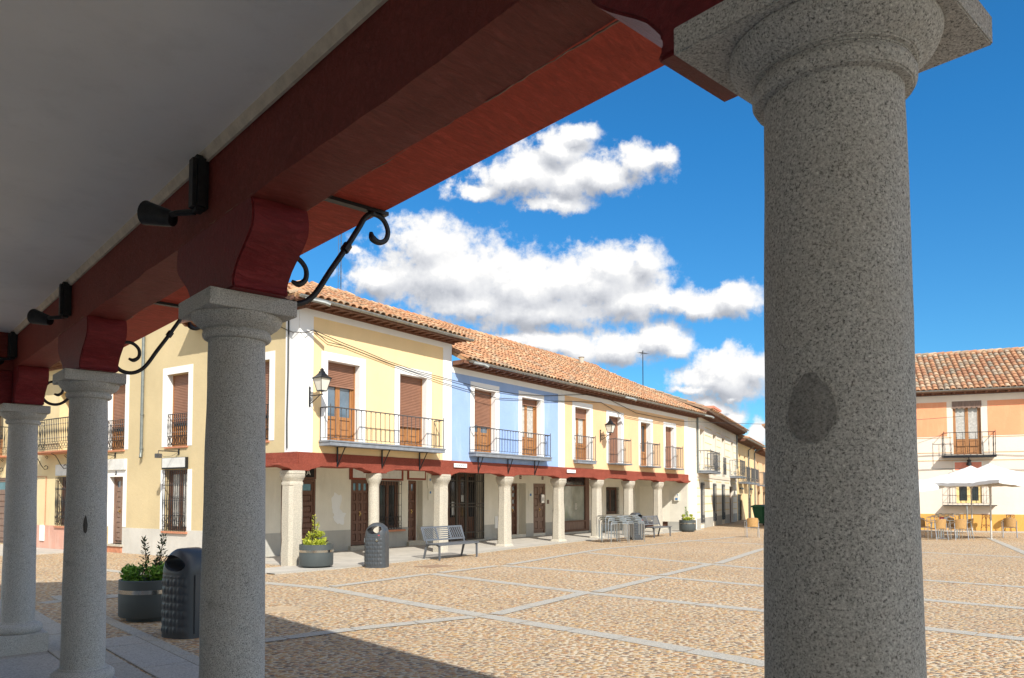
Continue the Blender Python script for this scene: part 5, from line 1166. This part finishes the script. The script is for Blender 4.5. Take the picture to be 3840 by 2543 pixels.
def make_bin(label, loc, rz, first=None):
    if first is not None:
        c = copy_tree(first); c.location = loc; c.rotation_euler = (0, 0, rz); c['label'] = label; return c
    t = thing('litter_bin', label, 'litter bin', loc, rz, 'charcoal litter bins'); g = MB(); n = 176
    # front faces local -y; plan is a rounded square
    hw, hd = .265, .22
    def prof(z):
        if z < .80: k = 1 - .03 * z
        else:
            u = min(1, (z - .80) / .27); k = (1 - .03 * .8) * math.sqrt(max(0, 1 - u * u * .995))
        return k
    zs = [0, .015] + [.03 + .0128 * i for i in range(60)] + [.80 + .27 * sin(pi / 2 * i / 14) for i in range(15)]
    vs = []
    for z in zs:
        k = prof(z)
        for i in range(n):
            a = 2 * pi * i / n; ca, sa = cos(a), sin(a); e = 4.0 if z < .8 else 4.0 - 1.5 * (z - .8) / .27
            r = (abs(ca) ** e + abs(sa) ** e) ** (-1 / e); x, y = r * ca * hw, r * sa * hd
            kd = k if z < .8 else max(k, .0)
            x *= kd; y *= (1 if z < .8 else (.5 + .5 * kd) if kd > .15 else kd * 3.8)
            y *= 1.0 + .14 * (1 - (x / hw) ** 2)
            if abs(y) > hd * .75 and z < .74 and z > .03 and abs(x) < hw * .84:
                b_ = cos(2 * pi * x / .125) * cos(2 * pi * z / .19)
                y += math.copysign(.013 * abs(b_) * (1 if b_ > 0 else -.6), y)
            vs.append((x, y, z))
    m_ = len(zs); g.add(vs, [(k * n + i, k * n + (i + 1) % n, (k + 1) * n + (i + 1) % n, (k + 1) * n + i) for k in range(m_ - 1) for i in range(n)] + [tuple(range(n))[::-1], tuple(range((m_ - 1) * n, m_ * n))])
    body = g.build('body', 'binp', t, smooth=True, world=False)
    c = MB(); ring = [(cos(2 * pi * i / 32), sin(2 * pi * i / 32)) for i in range(32)]
    c.prism([(x * .185, .895 + y * .092 + x * .03) for x, y in ring], -.5, .5, 'b'); cut = c.build('cutter', 'binp', None, world=False)
    md = body.modifiers.new('hole', 'BOOLEAN'); md.object = cut; md.operation = 'DIFFERENCE'; md.solver = 'EXACT'
    cut.parent = t; bpy.context.view_layer.update()
    dg = bpy.context.evaluated_depsgraph_get(); me = bpy.data.meshes.new_from_object(body.evaluated_get(dg)); body.modifiers.clear(); body.data = me; bpy.data.objects.remove(cut)
    me.set_sharp_from_angle(angle=R(40))
    c = MB(); 
    for sg in (-1, 1):
        pts = [(x * .188, sg * (.214 - .06 * max(0, y) ** 1.5 - .02 * abs(x)), .895 + y * .095 + x * .03) for x, y in ring + ring[:1]]; c.tube(pts, .006, 6)
    c.build('opening_rim', 'binp', t, smooth=True, world=False)
    c = MB(); c.box(-.16, .16, -.13, .13, .775, .806); c.build('inner_floor', 'dark', t, world=False)
    c = MB()
    x = -hw * .985
    c.box(x - .010, x + .01, -.13, .13, .05, .76); d = c.build('door', 'binp', t, world=False, bevel=.006, smooth=True)
    c = MB()
    for z in (.16, .60): c.box(x - .013, x + .0, -.145, -.132, z, z + .10)
    c.build('hinge', 'alu', d, world=False)
    c = MB(); c.lathe([(.030, 0), (.030, .012), (.022, .014)], 16); 
    c.v = [(vx * 1.0 + .10, -.262 - vz, vy + .66) for vx, vy, vz in c.v]; c.build('stubbing_plate', 'steel', t, world=False)
    c = MB(); c.box(.12, .155, -.246, -.232, .765, .785); c.build('label', 'redl', t, world=False)
    g = MB(); g.lathe([(.24, -.005), (.245, .01)], 24); 
    return t
bn = make_bin('grey litter bin with an oval through-opening between the planter and the bench', (-3.25, 18.28, 0), R(-12))
make_bin('large charcoal litter bin with dimpled side standing in the shade', (-3.98, 9.35, 0), R(153), bn)
make_bin('dark litter bin just behind the stacked tables', (4.86, 29.8, 0), R(30), bn)

def bench(label, s0, q0, first=None):
    x, y, _ = RW(s0, q0, 0); rz = R(90 - 35.9)
    if first: c = copy_tree(first); c.location = (x, y, 0); c['label'] = label; return c
    # local x along the bench, local y towards the houses
    t = thing('bench', label, 'bench', (x, y, 0), rz, 'grey metal benches'); L = 1.72
    g = MB(); g.box(0, L, -.02, .47, .415, .432); g.box(0, L, -.028, -.004, .385, .425); g.build('seat', 'bench', t, world=False, bevel=.004)
    b = MB()
    def bp(x_, h): return (x_, .50 + h * .34, .50 + h * .94)
    H = .40; def_ = b
    def slab(x0, x1, h0, h1):
        th = .012; vs = [bp(x0, h0), bp(x1, h0), bp(x1, h1), bp(x0, h1)]; vs2 = [(p[0], p[1] + th, p[2] - th * .3) for p in vs]
        b.add(vs + vs2, [(0, 1, 2, 3), (7, 6, 5, 4), (0, 1, 5, 4), (1, 2, 6, 5), (2, 3, 7, 6), (3, 0, 4, 7)])
    slab(0, L, 0, .045); slab(0, L, H - .045, H)
    P = [(.0, .06), (.56, .62), (1.10, 1.16), (L - .06, L)]
    for a, c in P: slab(a, c, .045, H - .045)
    for k in range(5): h = .075 + k * .058; slab(.62, 1.10, h, h + .026)
    def diag(x0, x1, sg):
        w = x1 - x0; hh = H - .09
        for k in range(-6, 12):
            o = k * .085
            # strip between lines h = sg*(x) + o ; clip to the window
            poly = []
            def clipped(pts, inside, inter):
                out = []
                for i in range(len(pts)):
                    p, q = pts[i], pts[(i + 1) % len(pts)]
                    if inside(p): out.append(p)
                    if inside(p) != inside(q): out.append(inter(p, q))
                return out
            W0, W1 = o, o + .036
            pts = [(0, W0), (w, W0 + w), (w, W1 + w), (0, W1)] if sg > 0 else [(0, W0 + w), (w, W0), (w, W1), (0, W1 + w)]
            pts = [(p[0], p[1] - w * .3) for p in pts]
            for lim, s_ in ((0, 1), (hh, -1)):
                pts = clipped(pts, lambda p: (p[1] - lim) * s_ >= 0, lambda p, q: (p[0] + (q[0] - p[0]) * (lim - p[1]) / (q[1] - p[1]), lim)) if pts else []
            if len(pts) >= 3:
                th = .012; vs = [bp(x0 + p[0], .045 + p[1]) for p in pts]; n_ = len(vs); vs2 = [(p[0], p[1] + th, p[2] - th * .3) for p in vs]
                b.add(vs + vs2, [tuple(range(n_)), tuple(range(n_, 2 * n_))[::-1]] + [(i, (i + 1) % n_, n_ + (i + 1) % n_, n_ + i) for i in range(n_)])
    diag(.06, .56, -1); diag(1.16, L - .06, 1)
    b.build('backrest', 'bench', t, world=False)
    for x_ in (.05, L - .09):
        l = MB(); l.prism([(-.01, .414), (.05, .414), (.045, .36), (.035, 0), (-.01, 0)], x_, x_ + .04, 'a'); l.build('leg', 'bench', t, world=False, bevel=.003)
        l = MB(); l.prism([(.38, .414), (.50, .414), (.60, 0), (.555, 0), (.46, .33), (.38, .385)], x_, x_ + .04, 'a'); l.build('leg', 'bench', t, world=False, bevel=.003)
        l = MB(); l.prism([(.051, .414), (.379, .414), (.379, .385), (.32, .392), (.12, .392), (.052, .36)], x_, x_ + .04, 'a'); l.prism([(.455, .44), (.49, .44), (.66, .88), (.63, .88)], x_ + .002, x_ + .036, 'a'); l.build('side_frame', 'bench', t, world=False)
    return t
b1_ = bench('grey metal bench nearer the camera, in front of the third stone column', 3.16, 1.80); bench('grey metal bench farther off, beside the far planter', 16.65, 1.62, b1_)

def rot_table():
    """one stacking cafe table: thin square top, tube legs bent under it; origin at the floor under its centre"""
    t = thing('cafe_table', 'x', 'table', (0, 0, 0), 0, 'stacked metal cafe tables'); h = .35
    g = MB(); g.box(-h, h, -h, h, .715, .735); g.build('tabletop', 'tabletop', t, world=False, bevel=.008, smooth=True)
    for sx, sy in ((1, 1), (1, -1), (-1, 1), (-1, -1)):
        l = MB(); l.tube([(sx * .10, sy * .345, .70), (sx * .30, sy * .365, .70), (sx * .345, sy * .37, .685), (sx * .365, sy * .37, .65), (sx * .365, sy * .37, .0)], .0145, 8); l.build('leg', 'alu', t, smooth=True, world=False)
    return t
tb = rot_table(); stacks = [((3.72, 27.95), 5, R(20), 'front'), ((4.38, 28.6), 5, R(24), 'back')]; first = True
ordn = ['lowest', 'second lowest', 'middle', 'second highest', 'topmost']
for (px, py), n_, rz, nm in stacks:
    for k in range(n_):
        o = tb if first else copy_tree(tb); first = False
        d = Vector((cos(rz + pi * .75), sin(rz + pi * .75)))
        o.location = (px + d.x * .05 * (k - 2) + .03 * (k % 2), py + d.y * .05 * (k - 2), .065 * k); o.rotation_euler = (0, 0, rz + (.03 if k % 2 else -.02))
        o['label'] = '%s metal cafe table of the %s stack before the stone columns' % (ordn[k], nm)
# stack by the orange house
for k in range(4):
    o = copy_tree(tb); o.location = (20.35 + .12 * k, 36.1 - .12 * k, .06 * k); o.rotation_euler = (0, 0, R(25)); o['label'] = ['lowest', 'second lowest', 'second highest', 'topmost'][k] + ' metal cafe table of the stack by the orange house wall'; o['group'] = 'metal cafe tables by the orange house'

def wicker_chair():
    """front of the seat at local -y"""
    t = thing('wicker_chair', 'x', 'chair', (0, 0, 0), 0, 'wicker cafe chairs'); g = MB(); n = 14
    g.prism([(-.21, -.22), (.21, -.22), (.23, .18), (.17, .24), (-.17, .24), (-.23, .18)], .43, .455, 'c'); g.build('seat', 'wicker', t, world=False, bevel=.008, smooth=True)
    g = MB(); vs = []; hs = 6
    for j in range(hs + 1):
        z = .45 + .37 * j / hs
        for i in range(n + 1):
            a = -1.15 + 2.3 * i / n; top = 1 - .10 * (abs(a) / 1.15) ** 2.5 * (j / hs); vs.append((sin(a) * .245, .05 + cos(a) * .22 + .05 * j / hs, .45 + (z - .45) * top))
    k = len(vs); vs += [(x, y - .014 * cos(0) * (1 if y > 0 else .3), z) for x, y, z in vs]
    fs = [(j * (n + 1) + i, j * (n + 1) + i + 1, (j + 1) * (n + 1) + i + 1, (j + 1) * (n + 1) + i) for j in range(hs) for i in range(n)]
    g.add(vs, fs + [tuple(k + v for v in f[::-1]) for f in fs] + [(hs * (n + 1) + i, hs * (n + 1) + i + 1, k + hs * (n + 1) + i + 1, k + hs * (n + 1) + i) for i in range(n)]); g.build('backrest', 'wicker', t, world=False, smooth=True)
    g = MB(); pts = [(-.27, -.20, .64)] + [(sin(a) * .27, .04 + cos(a) * .24, .66 + .16 * (cos(a) ** 2)) for a in [-1.5 + 3.0 * i / 14 for i in range(15)]] + [(.27, -.20, .64)]; g.tube(pts, .013, 8); g.build('armrest', 'alu', t, world=False, smooth=True)
    for sx in (-1, 1):
        g = MB(); g.tube([(sx * .27, -.20, .64), (sx * .262, -.22, .45), (sx * .25, -.25, 0)], .014, 8); g.build('leg', 'alu', t, world=False, smooth=True)
        g = MB(); g.tube([(sx * .235, .17, .66), (sx * .235, .19, .45), (sx * .24, .26, 0)], .014, 8); g.build('leg', 'alu', t, world=False, smooth=True)
    g = MB(); g.tube([(-.25, -.23, .42), (.25, -.23, .42)], .010, 6); g.tube([(-.235, .19, .42), (.235, .19, .42)], .010, 6); g.tube([(-.24, -.22, .42), (-.23, .19, .42)], .010, 6); g.tube([(.24, -.22, .42), (.23, .19, .42)], .010, 6); g.build('seat_frame', 'alu', t, world=False)
    return t
wc_ = wicker_chair()
# rz turns the seat front (local -y) ; back to camera = seat front to +y
CHS = [((16.72, 29.75), 180 + 6, 'wicker chair back to the camera, left one of the pair at the cafe table'), ((17.47, 29.65), 180 - 4, 'wicker chair back to the camera, right one of the pair at the cafe table'), ((17.05, 31.5), 4, 'wicker chair on the far left side of the cafe table'),
       ((18.05, 31.3), -20, 'wicker chair on the far right side of the cafe table'), ((18.1, 30.3), 250, 'wicker chair at the right end of the cafe table, seen from its side'), ((20.55, 31.3), 150, 'wicker chair cut by the right edge of the picture'), ((9.98, 31.5), 170, 'single wicker chair beside the green waste container')]
for i, ((x, y), a, lb) in enumerate(CHS):
    o = wc_ if i == 0 else copy_tree(wc_); o.location = (x, y, 0); o.rotation_euler = (0, 0, R(a)); o['label'] = lb
t = thing('cafe_table', 'square aluminium table among the wicker chairs with a napkin box on it', 'table', (17.35, 30.65, 0)); g = MB(); g.box(-.4, .4, -.4, .4, .725, .745); g.build('tabletop', 'tabletop', t, world=False, bevel=.006)
g = MB(); g.lathe([(.22, .0), (.22, .02), (.035, .05), (.03, .70), (.15, .724)], 16); g.build('pedestal', 'alu', t, world=False, smooth=True)
for k in range(4):
    a = pi / 4 + k * pi / 2; g = MB(); g.tube([(cos(a) * .32, sin(a) * .32, .72), (cos(a) * .34, sin(a) * .34, .40), (cos(a) * .36, sin(a) * .36, 0)], .016, 8); g.build('leg', 'alu', t, world=False)
t = thing('napkin_box', 'small red and white napkin box on the cafe table', 'napkin box', (17.3, 30.5, .745)); g = MB(); g.box(-.07, .07, -.05, .05, 0, .12); g.build('box_body', 'redl', t, world=False, bevel=.005); g = MB(); g.box(.072, .2, -.05, .05, 0, .10); g.build('napkins', 'paper', t, world=False)
def stool(loc, label, first=None):
    if first: c = copy_tree(first); c.location = loc; c['label'] = label; return c
    t = thing('bar_stool', label, 'stool', loc, .3, 'rattan bar stools'); g = MB(); g.lathe([(.17, .80), (.19, .81), (.19, .835), (.17, .84)], 20); g.build('seat', 'rattan', t, world=False, smooth=True)
    for k in range(4):
        a = pi / 4 + k * pi / 2; g = MB(); g.tube([(cos(a) * .15, sin(a) * .15, .80), (cos(a) * .17, sin(a) * .17, .45), (cos(a) * .23, sin(a) * .23, 0)], .014, 8); g.build('leg', 'rattan', t, world=False, smooth=True)
    g = MB(); g.tube([(cos(a) * .185, sin(a) * .185, .33) for a in [pi / 4 + k * pi / 2 for k in range(5)]], .011, 6)
    for k in range(4):
        a = pi / 4 + k * pi / 2; b = a + pi / 2; g.tube([(cos(a) * .165, sin(a) * .165, .60), ((cos(a) + cos(b)) * .07, (sin(a) + sin(b)) * .07, .78)], .009, 5); g.tube([(cos(a) * .21, sin(a) * .21, .18), ((cos(a) + cos(b)) * .09, (sin(a) + sin(b)) * .09, .32)], .009, 5)
    g.build('braces', 'rattan', t, world=False); return t
s_ = stool((22.75, 36.35, 0), 'rattan bar stool half hidden by the parasol pole'); stool((23.75, 36.1, 0), 'rattan bar stool standing clear against the ochre dado', s_)
def parasol(loc, rz, label, h=2.92, half=1.62, zr=2.28):
    t = thing('parasol', label, 'parasol', loc, rz, 'white square parasols'); g = MB(); n = 12
    def Z(x, y):
        m_ = max(abs(x), abs(y)); o_ = min(abs(x), abs(y)); return zr + (h - zr) * (1 - m_) ** .95 - .06 * (1 - (o_ / m_ if m_ > .01 else 0)) * m_ + .05 * (o_ * m_) + .05 * noise.noise(Vector((x * 2.2, y * 2.2, loc[0]))) - .045 * abs(sin(math.atan2(y, x) * 4)) * m_ + .03 * noise.noise(Vector((x * 7, y * 7, loc[1]))) * m_
    vs = []; 
    for j in range(2 * n + 1):
        for i in range(2 * n + 1):
            x, y = i / n - 1, j / n - 1; vs.append((x * half, y * half, Z(x, y)))
    k = 2 * n + 1; tp = len(vs); vs2 = [(x, y, z - .006) for x, y, z in vs]
    fs = [(j * k + i, j * k + i + 1, (j + 1) * k + i + 1, (j + 1) * k + i) for j in range(2 * n) for i in range(2 * n)]
    g.add(vs + vs2, fs + [tuple(tp + v for v in f[::-1]) for f in fs]); cp = g.build('canopy', 'canvas', t, world=False, smooth=True)
    g = MB(); 
    for a in range(4):
        for j in range(n):
            u0, u1 = -1 + 2 * j / n, -1 + 2 * (j + 1) / n; c_ = [(u, -1) if a == 0 else (1, u) if a == 1 else (-u, 1) if a == 2 else (-1, -u) for u in (u0, u1)]
            p = [(c_[0][0] * half, c_[0][1] * half, Z(*c_[0])), (c_[1][0] * half, c_[1][1] * half, Z(*c_[1]))]; g.add([p[0], p[1], (p[1][0] * 1.004, p[1][1] * 1.004, p[1][2] - .12), (p[0][0] * 1.004, p[0][1] * 1.004, p[0][2] - .12)], [(0, 1, 2, 3)])
    g.build('valance', 'canvas', cp, world=False, fix=False)
    g = MB(); g.tube([(-.38, -.38, h - .16), (0, 0, h + .09), (.38, .38, h - .16)], .004, 3); g.add([(-.4, -.4, h - .20), (.4, -.4, h - .20), (.4, .4, h - .20), (-.4, .4, h - .20), (0, 0, h + .07)], [(0, 1, 4), (1, 2, 4), (2, 3, 4), (3, 0, 4)]); g.build('vent_cap', 'canvas', cp, world=False)
    g = MB(); g.tube([(0, 0, 0), (0, 0, h)], .032, 12); g.lathe([(.05, 2.05), (.06, 2.08), (.06, 2.16), (.05, 2.2)], 12); g.build('pole', 'curtain', t, world=False, smooth=True)
    for k_ in range(8):
        a = k_ * pi / 4; e = half * (1.38 if k_ % 2 else .98); g = MB(); x, y = cos(a), sin(a); m_ = max(abs(x), abs(y)) * e / half
        g.tube([(x * .05, y * .05, h - .06), (x * e, y * e, zr - (.0 if k_ % 2 else .03))], .012, 5); g.tube([(x * .05, y * .05, 2.12), (x * e * .5, y * e * .5, (h + zr) / 2 - .07)], .010, 5); g.build('rib', 'curtain', t, world=False)
    return t
parasol((18.99, 30.04, 0), R(20), 'white square parasol over the cafe chairs, right front one', 2.95, 1.6, 2.28); parasol((20.4, 33.6, 0), R(30), 'white square parasol behind the front one, nearer the orange house', 3.0, 1.5, 2.34); parasol((15.6, 31.6, 0), R(12), 'white square parasol mostly hidden behind the large column', 2.8, 1.5, 2.12)
t = thing('waste_container', 'green plastic waste container in the street mouth', 'waste container', (14.92, 44.6, 0), .4); g = MB(); g.add([(-.45, -.35, .12), (.45, -.35, .12), (.45, .35, .12), (-.45, .35, .12), (-.62, -.45, 1.05), (.62, -.45, 1.05), (.62, .45, 1.05), (-.62, .45, 1.05)], [(0, 3, 2, 1), (4, 5, 6, 7), (0, 1, 5, 4), (1, 2, 6, 5), (2, 3, 7, 6), (3, 0, 4, 7)]); g.build('body', 'green', t, world=False, bevel=.03)
g = MB(); g.prism([(-.5, 1.05), (.5, 1.05), (.46, 1.15), (.1, 1.22), (-.3, 1.2), (-.5, 1.1)], -.66, .66, 'a'); g.build('lid', 'green', t, world=False, bevel=.01)
for x, y in ((.38, .28), (-.38, .28), (.38, -.28), (-.38, -.28)): g = MB(); g.tube([(x - .02, y, .07), (x + .02, y, .07)], .07, 12); g.build('wheel', 'dark', t, world=False)
# covers in the paving
m = MB(); m.add([(-2.35, 18.35, .010), (-1.9, 18.05, .010), (-1.42, 18.55, .010), (-1.87, 18.9, .010)], [(0, 1, 2, 3)]); m.add([(-2.35, 18.35, -.01), (-1.9, 18.05, -.01), (-1.42, 18.55, -.01), (-1.87, 18.9, -.01), (-2.35, 18.35, .0098), (-1.9, 18.05, .0098), (-1.42, 18.55, .0098), (-1.87, 18.9, .0098)], [(0, 1, 5, 4), (1, 2, 6, 5), (2, 3, 7, 6), (3, 0, 4, 7)])
tag(m.build('drain_cover', 'rust', fix=False), 'square rusty drain cover in the cobbles before the near bench', 'drain cover')
m = MB(); m.lathe([(.30, 0), (.30, .010), (.27, .012), (.268, .008), (.12, .008), (.118, .012), (.001, .012)], 32, -3.47, 11.45, cap=False); tag(m.build('manhole_cover', 'manhole', smooth=False), 'round rusty manhole cover in the cobbles near the shadow edge', 'manhole cover')
